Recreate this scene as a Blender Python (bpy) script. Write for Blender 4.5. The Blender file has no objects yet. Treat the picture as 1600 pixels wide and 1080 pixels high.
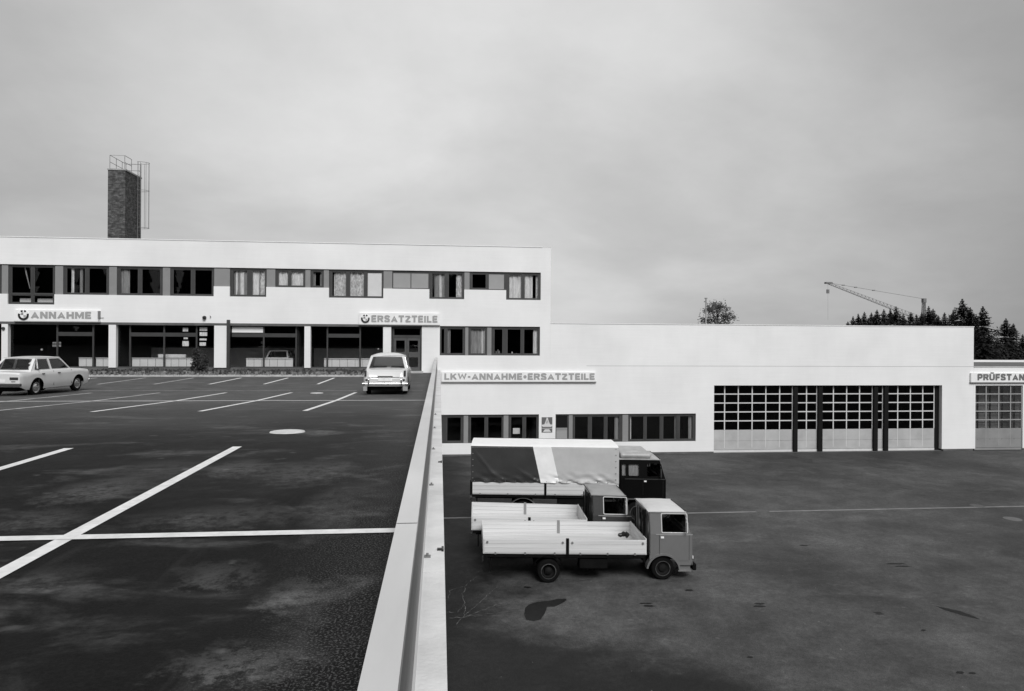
import bpy, bmesh, math, random
from mathutils import Vector, Matrix, noise as mnoise
from mathutils.geometry import tessellate_polygon
random.seed(7)
C = bpy.data.collections.new("scene"); bpy.context.scene.collection.children.link(C)
S = bpy.context.scene
# ------------------------------------------------------------------ camera
FPX, TH, ROLL, HZ = 1090.0, math.radians(5.92), 0.006, 529.7
CAMZ = 2.2
FW = Vector((math.sin(TH), math.cos(TH), 0)); RT = Vector((math.cos(TH), -math.sin(TH), 0)); UP = Vector((0, 0, 1))
cam_d = bpy.data.cameras.new("camera"); cam = bpy.data.objects.new("camera", cam_d); C.objects.link(cam)
r_ = (RT + ROLL*UP).normalized(); u_ = (UP - ROLL*RT).normalized()
M = Matrix((( r_.x, u_.x, -FW.x, 0), (r_.y, u_.y, -FW.y, 0), (r_.z, u_.z, -FW.z, CAMZ), (0, 0, 0, 1)))
cam.matrix_world = M
cam_d.sensor_width = 36.0; cam_d.lens = 36.0*FPX/1600.0; cam_d.shift_y = -(540-HZ)/1600.0
cam_d.clip_start = 0.1; cam_d.clip_end = 3000
S.camera = cam
# ------------------------------------------------------------------ world
SUN_EL, SUN_AZ = math.radians(44), math.radians(168)      # azimuth from +Y clockwise: behind the camera
W = bpy.data.worlds.new("World"); S.world = W; W.use_nodes = True
nt = W.node_tree; nt.nodes.clear()
def N(t, typ, **k):
    n = t.nodes.new(typ)
    for a, b in k.items(): setattr(n, a, b)
    return n
out = N(nt, 'ShaderNodeOutputWorld'); bg = N(nt, 'ShaderNodeBackground'); bg.inputs[1].default_value = 0.1
sky = N(nt, 'ShaderNodeTexSky', sky_type='NISHITA', sun_disc=False, sun_elevation=SUN_EL, sun_rotation=SUN_AZ)
bw = N(nt, 'ShaderNodeRGBToBW'); nt.links.new(sky.outputs[0], bw.inputs[0])
tc = N(nt, 'ShaderNodeTexCoord'); sep = N(nt, 'ShaderNodeSeparateXYZ'); nt.links.new(tc.outputs['Generated'], sep.inputs[0])
def math_n(t, op, a, b=None, clamp=False):
    n = N(t, 'ShaderNodeMath', operation=op, use_clamp=clamp)
    for i, v in enumerate((a, b)):
        if v is None: continue
        if isinstance(v, (int, float)): n.inputs[i].default_value = v
        else: t.links.new(v, n.inputs[i])
    return n.outputs[0]
zc = math_n(nt, 'ADD', math_n(nt, 'ABSOLUTE', sep.outputs[2]), 0.32)
cx = math_n(nt, 'DIVIDE', sep.outputs[0], zc); cy = math_n(nt, 'DIVIDE', sep.outputs[1], zc)
comb = N(nt, 'ShaderNodeCombineXYZ'); nt.links.new(cx, comb.inputs[0]); nt.links.new(cy, comb.inputs[1])
n1 = N(nt, 'ShaderNodeTexNoise'); n1.inputs['Scale'].default_value = 1.15; n1.inputs['Detail'].default_value = 6; n1.inputs['Roughness'].default_value = 0.5
n1.inputs['Distortion'].default_value = 0.4
mp = N(nt, 'ShaderNodeMapping'); mp.inputs['Location'].default_value = (3.1, 5.4, 0); nt.links.new(comb.outputs[0], mp.inputs[0]); nt.links.new(mp.outputs[0], n1.inputs[0])
cr = N(nt, 'ShaderNodeValToRGB'); nt.links.new(n1.outputs[0], cr.inputs[0])
cr.color_ramp.interpolation = 'EASE'
cr.color_ramp.elements[0].position = 0.30; cr.color_ramp.elements[0].color = (.62, .62, .62, 1)
cr.color_ramp.elements[1].position = 0.68; cr.color_ramp.elements[1].color = (.82, .82, .82, 1)
# a broad brighter sector of the cloud deck ahead, falling to duller cloud either side and towards the horizon
hx = math_n(nt, 'SUBTRACT', sep.outputs[0], 0.03); ax = math_n(nt, 'MULTIPLY', hx, hx)
side = math_n(nt, 'SUBTRACT', 1.12, math_n(nt, 'MULTIPLY', ax, 1.35))
hor = math_n(nt, 'ADD', 0.80, math_n(nt, 'MULTIPLY', math_n(nt, 'MINIMUM', math_n(nt, 'ABSOLUTE', sep.outputs[2]), 0.25), 0.9))
cl = math_n(nt, 'MULTIPLY', math_n(nt, 'MULTIPLY', cr.outputs[0], side), hor)
cl = math_n(nt, 'MULTIPLY', math_n(nt, 'MAXIMUM', cl, 0.25), 3.75)
n2 = N(nt, 'ShaderNodeTexNoise'); n2.inputs['Scale'].default_value = 5.0; n2.inputs['Detail'].default_value = 8; n2.inputs['Roughness'].default_value = .62; nt.links.new(mp.outputs[0], n2.inputs[0])
cl = math_n(nt, 'MULTIPLY', cl, math_n(nt, 'ADD', .90, math_n(nt, 'MULTIPLY', n2.outputs[0], .20)))
tot = math_n(nt, 'ADD', cl, math_n(nt, 'MULTIPLY', bw.outputs[0], 0.10))
nt.links.new(tot, bg.inputs[0]); nt.links.new(bg.outputs[0], out.inputs[0])
sun_d = bpy.data.lights.new("sun", 'SUN'); sun = bpy.data.objects.new("sun", sun_d); C.objects.link(sun)
sun_d.energy = 1.42; sun_d.angle = math.radians(28); sun_d.color = (1, 1, 1)
sd = Vector((math.sin(SUN_AZ)*math.cos(SUN_EL), math.cos(SUN_AZ)*math.cos(SUN_EL), math.sin(SUN_EL)))
sun.rotation_euler = sd.to_track_quat('Z', 'Y').to_euler()
S.view_settings.view_transform = 'Standard'; S.view_settings.look = 'None'; S.view_settings.exposure = 0.98; S.view_settings.gamma = 1.0
S.view_settings.use_curve_mapping = False
S.render.engine = 'CYCLES'
S.cycles.transparent_max_bounces = 16
# ------------------------------------------------------------------ measuring helpers
def ray(x, y):
    a, b = x-800, y-HZ
    dx, dy = a+ROLL*b, b-ROLL*a
    return FW + RT*(dx/FPX) - UP*(dy/FPX)
def fx(x, y=560, Y=45.0):
    d = ray(x, y); return d.x*Y/d.y
def fz(x, y, Y=45.0):
    d = ray(x, y); return CAMZ + d.z*Y/d.y
def gnd(x, y, z):
    d = ray(x, y); t = (z-CAMZ)/d.z; return d.x*t, d.y*t
D = 45.0; YZ = -5.38
def lot_z(Y):
    P = [(-60, .6), (11, .6), (17.8, .38), (23.1, .17), (28.4, .02), (33, 0), (90, 0)]
    for (a, za), (b, zb) in zip(P, P[1:]):
        if Y <= b:
            t = (Y-a)/(b-a); return za+(zb-za)*t
    return 0
# ------------------------------------------------------------------ materials
MATS = {}
def mat(name, g, rough=0.6, var=0.0, scale=3.0, bump=0.0, bscale=40.0, metal=0.0, spec=0.5, stretch=(1, 1, 1), coat=0.0):
    if name in MATS: return MATS[name]
    m = bpy.data.materials.new(name); m.use_nodes = True; t = m.node_tree; b = t.nodes['Principled BSDF']
    b.inputs['Roughness'].default_value = rough; b.inputs['Metallic'].default_value = metal
    b.inputs['Specular IOR Level'].default_value = spec; b.inputs['Coat Weight'].default_value = coat
    b.inputs['Base Color'].default_value = (g, g, g, 1)
    tcn = N(t, 'ShaderNodeTexCoord'); mpn = N(t, 'ShaderNodeMapping'); mpn.inputs['Scale'].default_value = stretch
    t.links.new(tcn.outputs['Object'], mpn.inputs[0])
    if var > 0:
        n = N(t, 'ShaderNodeTexNoise'); n.inputs['Scale'].default_value = scale; n.inputs['Detail'].default_value = 7; n.inputs['Roughness'].default_value = .6
        t.links.new(mpn.outputs[0], n.inputs[0])
        r = N(t, 'ShaderNodeMapRange'); r.inputs[1].default_value = .3; r.inputs[2].default_value = .7
        lo, hi = g*(1-var), min(g*(1+var), .95); r.inputs[3].default_value = lo; r.inputs[4].default_value = hi
        t.links.new(n.outputs[0], r.inputs[0]); t.links.new(r.outputs[0], b.inputs['Base Color'])
    if bump > 0:
        n2 = N(t, 'ShaderNodeTexNoise'); n2.inputs['Scale'].default_value = bscale; n2.inputs['Detail'].default_value = 4
        t.links.new(mpn.outputs[0], n2.inputs[0])
        bm_ = N(t, 'ShaderNodeBump'); bm_.inputs['Strength'].default_value = bump; bm_.inputs['Distance'].default_value = .02
        t.links.new(n2.outputs[0], bm_.inputs['Height']); t.links.new(bm_.outputs[0], b.inputs['Normal'])
    MATS[name] = m; return m
def glass_mat(name, tint=.82, refl=.5, rough=.01):
    m = bpy.data.materials.new(name); m.use_nodes = True; t = m.node_tree; t.nodes.clear()
    o = N(t, 'ShaderNodeOutputMaterial'); mx = N(t, 'ShaderNodeMixShader'); tr = N(t, 'ShaderNodeBsdfTransparent'); gl = N(t, 'ShaderNodeBsdfGlossy')
    tr.inputs[0].default_value = (tint, tint, tint, 1); gl.inputs[0].default_value = (.95, .95, .95, 1); gl.inputs['Roughness'].default_value = rough
    fr = N(t, 'ShaderNodeFresnel'); fr.inputs[0].default_value = 1.45
    t.links.new(math_n(t, 'MULTIPLY', fr.outputs[0], refl, True), mx.inputs[0])
    t.links.new(tr.outputs[0], mx.inputs[1]); t.links.new(gl.outputs[0], mx.inputs[2]); t.links.new(mx.outputs[0], o.inputs[0])
    return m
def wall_mat():
    m = bpy.data.materials.new('white_rendered_masonry'); m.use_nodes = True; t = m.node_tree; b = t.nodes['Principled BSDF']
    b.inputs['Roughness'].default_value = .8; b.inputs['Specular IOR Level'].default_value = .2
    g = N(t, 'ShaderNodeNewGeometry'); 
    def noise(sc, st, det=6):
        mp_ = N(t, 'ShaderNodeMapping'); mp_.inputs['Scale'].default_value = st; t.links.new(g.outputs['Position'], mp_.inputs[0])
        n = N(t, 'ShaderNodeTexNoise'); n.inputs['Scale'].default_value = sc; n.inputs['Detail'].default_value = det; t.links.new(mp_.outputs[0], n.inputs[0]); return n.outputs[0]
    a = noise(.35, (1, 1, 1)); c = noise(1.2, (.35, 1, 9)); d = noise(2.2, (1, 1, .25))
    v = math_n(t, 'ADD', .785, math_n(t, 'MULTIPLY', math_n(t, 'SUBTRACT', a, .5), .20))
    v = math_n(t, 'ADD', v, math_n(t, 'MULTIPLY', math_n(t, 'SUBTRACT', c, .5), .06))
    v = math_n(t, 'ADD', v, math_n(t, 'MULTIPLY', math_n(t, 'SUBTRACT', d, .5), .05))
    t.links.new(v, b.inputs['Base Color'])
    br = N(t, 'ShaderNodeTexBrick'); br.inputs['Scale'].default_value = 1.0
    mp_ = N(t, 'ShaderNodeMapping'); mp_.inputs['Rotation'].default_value = (math.radians(90), 0, 0); t.links.new(g.outputs['Position'], mp_.inputs[0])
    t.links.new(mp_.outputs[0], br.inputs[0]); br.inputs['Brick Width'].default_value = .5; br.inputs['Row Height'].default_value = .25; br.inputs['Mortar Size'].default_value = .012
    bp = N(t, 'ShaderNodeBump'); bp.inputs['Strength'].default_value = .10; bp.inputs['Distance'].default_value = .01; bp.invert = True
    t.links.new(br.outputs['Fac'], bp.inputs['Height']); t.links.new(bp.outputs[0], b.inputs['Normal'])
    MATS['wall'] = m; return m
def brick_mat():
    m = bpy.data.materials.new('dark_chimney_brick'); m.use_nodes = True; t = m.node_tree; b = t.nodes['Principled BSDF']
    b.inputs['Roughness'].default_value = .85
    tcn = N(t, 'ShaderNodeTexCoord'); sp = N(t, 'ShaderNodeSeparateXYZ'); t.links.new(tcn.outputs['Object'], sp.inputs[0])
    cb = N(t, 'ShaderNodeCombineXYZ'); t.links.new(math_n(t, 'ADD', sp.outputs[0], sp.outputs[1]), cb.inputs[0]); t.links.new(sp.outputs[2], cb.inputs[1])
    br = N(t, 'ShaderNodeTexBrick'); t.links.new(cb.outputs[0], br.inputs[0]); br.inputs['Scale'].default_value = 1
    br.inputs['Brick Width'].default_value = .25; br.inputs['Row Height'].default_value = .08; br.inputs['Mortar Size'].default_value = .008; br.inputs['Bias'].default_value = -.1
    br.inputs['Color1'].default_value = (.065, .065, .065, 1); br.inputs['Color2'].default_value = (.19, .19, .19, 1); br.inputs['Mortar'].default_value = (.12, .12, .12, 1)
    n = N(t, 'ShaderNodeTexNoise'); n.inputs['Scale'].default_value = 3.5; n.inputs['Detail'].default_value = 8; n.inputs['Roughness'].default_value = .75; t.links.new(tcn.outputs['Object'], n.inputs[0])
    k = math_n(t, 'MAXIMUM', math_n(t, 'ADD', .25, math_n(t, 'MULTIPLY', math_n(t, 'SUBTRACT', n.outputs[0], .35), 3.2)), .3)
    bwn = N(t, 'ShaderNodeRGBToBW'); t.links.new(br.outputs[0], bwn.inputs[0])
    t.links.new(math_n(t, 'MULTIPLY', bwn.outputs[0], k), b.inputs['Base Color'])
    bp = N(t, 'ShaderNodeBump'); bp.inputs['Distance'].default_value = .02; bp.invert = True; t.links.new(br.outputs['Fac'], bp.inputs['Height']); t.links.new(bp.outputs[0], b.inputs['Normal'])
    return m
def asphalt_mat(name, base, pale, patch_scale, seed, yard=False):
    m = bpy.data.materials.new(name); m.use_nodes = True; t = m.node_tree; b = t.nodes['Principled BSDF']
    g = N(t, 'ShaderNodeNewGeometry'); P = g.outputs['Position']
    def noise(sc, st=(1, 1, 1), loc=(0, 0, 0), det=6, ro=.6, dist=0.0):
        mp_ = N(t, 'ShaderNodeMapping'); mp_.inputs['Scale'].default_value = st; mp_.inputs['Location'].default_value = loc; t.links.new(P, mp_.inputs[0])
        n = N(t, 'ShaderNodeTexNoise'); n.inputs['Scale'].default_value = sc; n.inputs['Detail'].default_value = det; n.inputs['Roughness'].default_value = ro
        n.inputs['Distortion'].default_value = dist; t.links.new(mp_.outputs[0], n.inputs[0]); return n.outputs[0]
    def ramp(v, a, bb, lo=0.0, hi=1.0):
        r = N(t, 'ShaderNodeMapRange', interpolation_type='SMOOTHSTEP'); r.inputs[1].default_value = a; r.inputs[2].default_value = bb; r.inputs[3].default_value = lo; r.inputs[4].default_value = hi
        t.links.new(v, r.inputs[0]); return r.outputs[0]
    sm0, sm1, sc0, sc1 = (.53, .74, .60, .78) if yard else (.52, .71, .56, .72)
    mul = lambda a, c: math_n(t, 'MULTIPLY', a, c)
    add = lambda a, c: math_n(t, 'ADD', a, c)
    sub = lambda a, c: math_n(t, 'SUBTRACT', a, c)
    sp = N(t, 'ShaderNodeSeparateXYZ'); t.links.new(P, sp.inputs[0])
    big = noise(.12, loc=(seed, seed, 0), det=4)
    mid = noise(.9, (1, 1, 1), (seed, 2, 0), 9, .7, .2)
    fine = noise(7, det=9, ro=.8); grit = noise(48, det=3, ro=.8)
    smear = mul(ramp(noise(patch_scale, (.6, 1.0, 1), (seed*2, 7, 0), 9, .62, .5), sm0, sm1), ramp(fine, .3, .62, .3, 1.15))
    scuff = mul(ramp(noise(1.7, (.55, 1.2, 1), (9, seed, 0), 7, .62, .3), sc0, sc1), ramp(noise(.22, loc=(4, seed, 0), det=3), .42, .62))
    spots = ramp(noise(4.5, (.7, 1, 1), (2, seed, 0), 2, .4), .70, .78)
    trail = mul(ramp(noise(2.4, (1.6, .10, 1), (seed, 5, 0), 4, .5), .60, .74), ramp(mid, .35, .65, .0, .5))
    v = mul(base, ramp(big, .32, .68, .62, 1.38) if yard else ramp(big, .32, .68, .75, 1.25)); v = mul(v, ramp(mid, .28, .72, .68, 1.34)); v = mul(v, ramp(fine, .25, .75, .7, 1.3)); v = mul(v, ramp(grit, .3, .72, .6, 1.55))
    v = add(v, mul(add(add(smear, scuff), add(mul(spots, .9), mul(trail, .5))), pale))
    if not yard:
        # individual scuffed, dusty places in the open part of the lot
        wx = add(sp.outputs[0], mul(sub(mid, .5), 1.1)); wyy = add(sp.outputs[1], mul(sub(fine, .5), 1.3)); tot_m = 0.0
        for pxx, pyy, a_, b_, k_ in ((150, 766, .55, .7, 1.0), (75, 810, .5, .45, .7), (240, 735, .6, .8, .5), (378, 731, .5, .7, .8), (485, 738, .7, .9, .7), (350, 806, .8, .5, .6), (520, 795, .3, 1.3, .45), (340, 898, .28, .3, .7), (440, 920, .22, .25, .6), (408, 937, .2, .25, .7), (325, 1032, .28, .2, .7), (410, 1035, .3, .22, .6), (455, 960, .2, .6, .35), (500, 676, .4, .6, .9), (100, 900, .3, .3, .35)):
            zz = .6; X_, Y_ = gnd(pxx, pyy, zz); zz = lot_z(Y_); X_, Y_ = gnd(pxx, pyy, zz)
            dx_ = mul(sub(wx, X_), 1/a_); dy_ = mul(sub(wyy, Y_), 1/b_); m_ = math_n(t, 'MAXIMUM', sub(1.0, add(mul(dx_, dx_), mul(dy_, dy_))), 0); tot_m = add(mul(m_, k_), tot_m)
        v = add(v, mul(mul(tot_m, ramp(fine, .32, .62, .1, 1.15)), .060))
        # asphalt colour turns paler towards the building, darker near the camera
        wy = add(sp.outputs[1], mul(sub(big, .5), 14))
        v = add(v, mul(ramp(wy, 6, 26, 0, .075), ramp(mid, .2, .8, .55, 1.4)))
        # loose pale grit swept up against the parapet
        e = ramp(add(sp.outputs[0], mul(mid, 1.2)), -.8, .35); v = add(v, mul(e, ramp(noise(70, det=2), .5, .64, 0, .075)))
    else:
        # darker asphalt along the foot of the retaining wall, spreading wider towards the camera
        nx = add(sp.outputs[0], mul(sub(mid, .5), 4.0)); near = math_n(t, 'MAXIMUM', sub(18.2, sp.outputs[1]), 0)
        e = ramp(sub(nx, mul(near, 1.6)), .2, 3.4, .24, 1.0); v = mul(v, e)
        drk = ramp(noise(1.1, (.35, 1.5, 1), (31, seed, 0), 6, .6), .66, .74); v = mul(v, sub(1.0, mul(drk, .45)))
        specks = ramp(noise(11, det=1, ro=.3, loc=(seed, 0, 0)), .80, .84); v = add(v, mul(specks, .12))
    t.links.new(v, b.inputs['Base Color'])
    t.links.new(ramp(mid, .3, .7, .62, .85), b.inputs['Roughness']); b.inputs['Specular IOR Level'].default_value = .10 if not yard else .20
    bp = N(t, 'ShaderNodeBump'); bp.inputs['Strength'].default_value = .3; bp.inputs['Distance'].default_value = .006
    t.links.new(grit, bp.inputs['Height']); t.links.new(bp.outputs[0], b.inputs['Normal'])
    return m
WALL = wall_mat(); BRICK = brick_mat()
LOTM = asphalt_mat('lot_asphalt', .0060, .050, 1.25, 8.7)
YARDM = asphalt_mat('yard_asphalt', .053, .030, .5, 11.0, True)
GLASS = glass_mat('window_glass', .97, .5); CARGLASS = glass_mat('car_glass', .82, 1.0)
GATEGLASS = glass_mat('gate_glass', .4, .3); DULLGLASS = glass_mat('test_gate_glass', .8, 1.2)  # test bay glass is clearer and mirrors more strongly
FRAME = mat('frame_dark_grey', .045, .45, .15, 2); FRAME2 = mat('frame_mid_grey', .075, .45, .1, 2)
PANEL = mat('spandrel_grey', .24, .5, .06, 1.5); PANEL2 = mat('blind_panel_grey', .30, .55, .05, 1.5)
INT = mat('interior_dark', .012, .9); INTF = mat('interior_floor', .022, .6, .3, .5); INTW = mat('interior_grey', .12, .9, .2, .4)
CURT = mat('net_curtain', .8, .9, .25, 5, stretch=(3, 1, .6)); CURTD = mat('patterned_curtain', .62, .9, .5, 6, stretch=(2, 1, 1)); CURTG = mat('grey_curtain', .3, .9, .3, 4, stretch=(3, 1, .4))
BLIND = mat('white_blind', .8, .8, .03, 3); RAD = mat('radiator_enamel', .78, .45, .05, 2)
SIGNM = mat('sign_box_white', .82, .5, .04, 2); SIGNE = mat('sign_edge', .25, .5); LETM = mat('sign_letter_grey', .34, .5, .05, 3); LETD = mat('sign_letter_dark', .15, .5, .05, 3); BLACK = mat('black_enamel', .012, .4); SIGNG = mat('roundel_grey', .4, .5)
PLINTH = mat('plinth_dark', .10, .8, .3, 1.5); KERB = mat('kerb_concrete', .42, .85, .25, 2.0, .3)
CONC = mat('wall_top_concrete', .64, .8, .16, 1.6, .3, 25); CONC2 = mat('plinth_concrete', .35, .85, .2, 2, .3)
COPE = mat('coping_sheet', .52, .5, .14, 1.1, 0, stretch=(1, .25, 1)); FASC = mat('fascia_sheet', .16, .5, .25, 2.5, stretch=(1, .06, 2))
PAINT = mat('road_paint', .66, .75, .16, 9); PAINTW = mat('road_paint_worn', .40, .75, .45, 3)
GATEBAR = mat('gate_aluminium', .62, .45, .08, 2); GATEP = mat('gate_panel', .43, .5, .12, 1.2); GATEP2 = mat('gate_panel_grey', .24, .5, .12, 1.2); POST = mat('gate_post', .008, .7, spec=.15)  # test bay gate panels are a darker grey
METAL = mat('galvanised', .22, .5, .2, 3, metal=.3); CRANEM = mat('crane_steel', .16, .6)
BARK = mat('bark', .05, .9, .3, 4); NEEDLE = mat('spruce_needles', .008, .8, .5, 1.5); LEAF = mat('leaf_green_grey', .055, .7, .5, 1.5); LEAFP = mat('plant_pale', .16, .7, .6, 2)
SOIL = mat('bed_soil', .08, .9, .5, 3, .5)
RUBBER = mat('tyre_rubber', .006, .95, .2, 6, spec=.1); DARK = mat('chassis_black', .005, .8, .3, 4, spec=.1); RIME = mat('rim_edge_worn', .055, .5, .9, 7); RIM = mat('wheel_steel', .008, .7, .3, 5, spec=.15); TRIM = mat('trim_bright', .55, .35, .1, 3); CHROME = mat('chrome', .62, .15, metal=1.0)
ALU = mat('dropside_boards', .61, .45, .12, 1.2, .15, 6, stretch=(.25, 1, 9)); ALUI = mat('dropside_inside', .58, .6, .16, 1.4, stretch=(.25, 1, 8)); FLOORW = mat('load_floor_wood', .52, .8, .25, 1.5, stretch=(.2, 3, 1))
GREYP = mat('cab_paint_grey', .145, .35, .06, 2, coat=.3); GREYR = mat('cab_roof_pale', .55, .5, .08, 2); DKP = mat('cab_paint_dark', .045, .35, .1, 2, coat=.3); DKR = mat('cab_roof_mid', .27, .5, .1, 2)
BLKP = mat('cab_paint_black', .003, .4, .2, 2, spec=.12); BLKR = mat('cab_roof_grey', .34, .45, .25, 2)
CARW = mat('car_paint_white', .68, .3, .03, 1, coat=.5); CARW2 = mat('car_paint_cream', .60, .3, .03, 1, coat=.5); LAMP = mat('tail_lamp', .04, .3); SEAT = mat('seat_vinyl', .06, .7)
TARPD = mat('tarp_dark', .028, .5, .15, 2, .1, 5); TARPW = mat('tarp_white', .80, .55, .05, 2, .15, 8); TARPG = mat('tarp_grey', .46, .5, .06, 2, .1, 5)
POSTER = mat('emblem_grey', .12, .5); POSTL = mat('emblem_light', .62, .5); POSTG = mat('emblem_mid', .33, .5)
COVER = mat('manhole_iron_pale', .55, .6, .2, 8, .3, 20); COVERD = mat('manhole_iron', .06, .6, .2, 8, .3, 20); STAIN = mat('oil_stain', .011, .6, .3, 3, spec=.15); STREAK = mat('dried_streak', .085, .9, .8, 9)
GREENG = mat('grass_ground', .06, .9, .4, .2)
# ------------------------------------------------------------------ mesh builder
class MB:
    def __init__(s): s.v = []; s.f = []; s.sm = []; s.T = None
    def add(s, vs, fs, smooth=False):
        k = len(s.v)
        s.v += [tuple(s.T(*p)) if s.T else tuple(p) for p in vs]; s.f += [tuple(i+k for i in f) for f in fs]; s.sm += [smooth]*len(fs); return s
    def box(s, x0, x1, y0, y1, z0, z1):
        return s.add([(x0, y0, z0), (x1, y0, z0), (x1, y1, z0), (x0, y1, z0), (x0, y0, z1), (x1, y0, z1), (x1, y1, z1), (x0, y1, z1)],
                     [(0, 3, 2, 1), (4, 5, 6, 7), (0, 1, 5, 4), (1, 2, 6, 5), (2, 3, 7, 6), (3, 0, 4, 7)])
    def tube(s, a, b, r, n=8, r2=None):
        a, b = Vector(a), Vector(b); d = (b-a).normalized(); u = d.orthogonal().normalized(); w = d.cross(u); r2 = r if r2 is None else r2
        vs = []
        for p, rr in ((a, r), (b, r2)):
            for i in range(n):
                t = 2*math.pi*i/n; vs.append(p + u*math.cos(t)*rr + w*math.sin(t)*rr)
        fs = [(i, (i+1) % n, n+(i+1) % n, n+i) for i in range(n)] + [tuple(range(n))[::-1], tuple(range(n, 2*n))]
        return s.add(vs, fs, n > 6)
    def path(s, pts, r, n=6):
        for a, b in zip(pts, pts[1:]): s.tube(a, b, r, n)
        return s
    def plate(s, outer, holes, fn, th):
        """outer, holes: 2-D loops; fn(u, v, d) -> 3-D; thickness th along d."""
        loops = [outer]+list(holes)
        tri = tessellate_polygon([[Vector((p[0], p[1], 0)) for p in l] for l in loops])
        flat = [p for l in loops for p in l]; n = len(flat)
        vs = [fn(p[0], p[1], 0) for p in flat] + [fn(p[0], p[1], th) for p in flat]
        fs = []
        for t in tri:
            a, b, c = (flat[i] for i in t)
            if (b[0]-a[0])*(c[1]-a[1])-(b[1]-a[1])*(c[0]-a[0]) < 0: t = (t[0], t[2], t[1])
            fs.append(tuple(t)); fs.append((t[0]+n, t[2]+n, t[1]+n))
        k = 0
        for l in loops:
            m = len(l); ar = sum(l[i][0]*l[(i+1) % m][1]-l[(i+1) % m][0]*l[i][1] for i in range(m)); ccw = ar > 0
            want = (l is outer)
            for i in range(m):
                a, b = k+i, k+(i+1) % m
                fs.append((a, a+n, b+n, b) if ccw == want else (a, b, b+n, a+n))
            k += m
        return s.add(vs, fs)
    def loft(s, secs, cap=True, closed=False, smooth=True):
        m = len(secs[0]); vs = [p for q in secs for p in q]; fs = []
        for i in range(len(secs)-1):
            for j in range(m if closed else m-1):
                a = i*m+j; b = i*m+(j+1) % m
                fs.append((a, a+m, b+m, b))
        s.add(vs, fs, smooth)
        if cap: s.add(secs[0], [tuple(range(m))]); s.add(secs[-1], [tuple(range(m))[::-1]])
        return s
    def lathe(s, prof, c, axis='y', n=28):
        """prof: (radius, offset along axis)"""
        secs = []
        for i in range(n+1):
            t = 2*math.pi*i/n
            row = []
            for r, o in prof:
                if axis == 'y': row.append((c[0]+r*math.cos(t), c[1]+o, c[2]+r*math.sin(t)))
                elif axis == 'z': row.append((c[0]+r*math.cos(t), c[1]+r*math.sin(t), c[2]+o))
                else: row.append((c[0]+o, c[1]+r*math.cos(t), c[2]+r*math.sin(t)))
            secs.append(row)
        return s.loft(secs, cap=False)
    def build(s, name, m, parent=None, smooth=None, normals=True, bevel=0.0):
        me = bpy.data.meshes.new(name); me.from_pydata([tuple(v) for v in s.v], [], s.f)
        me.polygons.foreach_set('use_smooth', s.sm if smooth is None else [smooth]*len(s.f))
        if isinstance(m, (list, tuple)):
            for q in m: me.materials.append(q)
        else: me.materials.append(m)
        if normals:
            b = bmesh.new(); b.from_mesh(me); bmesh.ops.remove_doubles(b, verts=b.verts, dist=1e-5)
            bmesh.ops.recalc_face_normals(b, faces=b.faces)
            for e in b.edges:
                if len(e.link_faces) == 2 and e.calc_face_angle(0) > math.radians(36): e.smooth = False
            b.to_mesh(me); b.free()
        me.update()
        o = bpy.data.objects.new(name, me); C.objects.link(o)
        if parent is not None: o.parent = parent
        if bevel > 0:
            bv = o.modifiers.new('bevel', 'BEVEL'); bv.width = bevel; bv.segments = 2; bv.limit_method = 'ANGLE'; bv.angle_limit = math.radians(40)
        return o
def share(src, parent, loc):
    o = bpy.data.objects.new(src.name.split('.')[0], src.data); C.objects.link(o); o.parent = parent; o.location = loc; return o
def box(name, m, parent, *b, bevel=0.0): return MB().box(*b).build(name, m, parent, bevel=bevel)
def empty(name, loc=(0, 0, 0), rz=0.0):
    o = bpy.data.objects.new(name, None); C.objects.link(o); o.location = loc; o.rotation_euler = (0, 0, rz); o.empty_display_size = .2; return o
def tag(o, label=None, cat=None, group=None, kind=None):
    if label: o['label'] = label
    if cat: o['category'] = cat
    if group: o['group'] = group
    if kind: o['kind'] = kind
    return o
def rect(a, b, c, d): return [(a, c), (b, c), (b, d), (a, d)]
def rrect(a, b, c, d, r, n=4):
    P = []
    for (cx_, cy_, t0) in ((b-r, c+r, -90), (b-r, d-r, 0), (a+r, d-r, 90), (a+r, c+r, 180)):
        for i in range(n+1):
            t = math.radians(t0+90*i/n); P.append((cx_+r*math.cos(t), cy_+r*math.sin(t)))
    return P
XZ = lambda Y: (lambda u, v, d: (u, Y+d, v))
# ------------------------------------------------------------------ ground, lot and yard
gz = YZ-0.12
tag(MB().add([(-900, -700, gz), (900, -700, gz), (900, 1500, gz), (-900, 1500, gz)], [(0, 1, 2, 3)]).build('ground', GREENG), kind='structure')
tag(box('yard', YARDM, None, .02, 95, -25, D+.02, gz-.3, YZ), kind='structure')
ys = [-40, -10, 0, 5, 8, 11, 13, 15.4, 17.8, 20, 23.1, 25, 28.4, 31, 33, 40.2]
secs = [[(-90, y, gz-.5), (-90, y, lot_z(y)), (-.235, y, lot_z(y)), (-.235, y, gz-.5)] for y in ys]
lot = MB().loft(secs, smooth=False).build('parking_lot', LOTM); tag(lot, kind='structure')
def lotline(p0, p1, w, name='parking_line', m=PAINT, n=10, dz=0.0):
    a, b = Vector((p0[0], p0[1])), Vector((p1[0], p1[1])); d = (b-a).normalized(); q = Vector((-d.y, d.x))*w/2
    mb = MB(); secs = []
    for i in range(n+1):
        p = a+(b-a)*i/n
        secs.append([(p.x-q.x, p.y-q.y, lot_z(p.y-q.y)+.004+dz), (p.x+q.x, p.y+q.y, lot_z(p.y+q.y)+.004+dz)])
    return mb.loft(secs, cap=False, smooth=False).build(name, m, lot)
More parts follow.
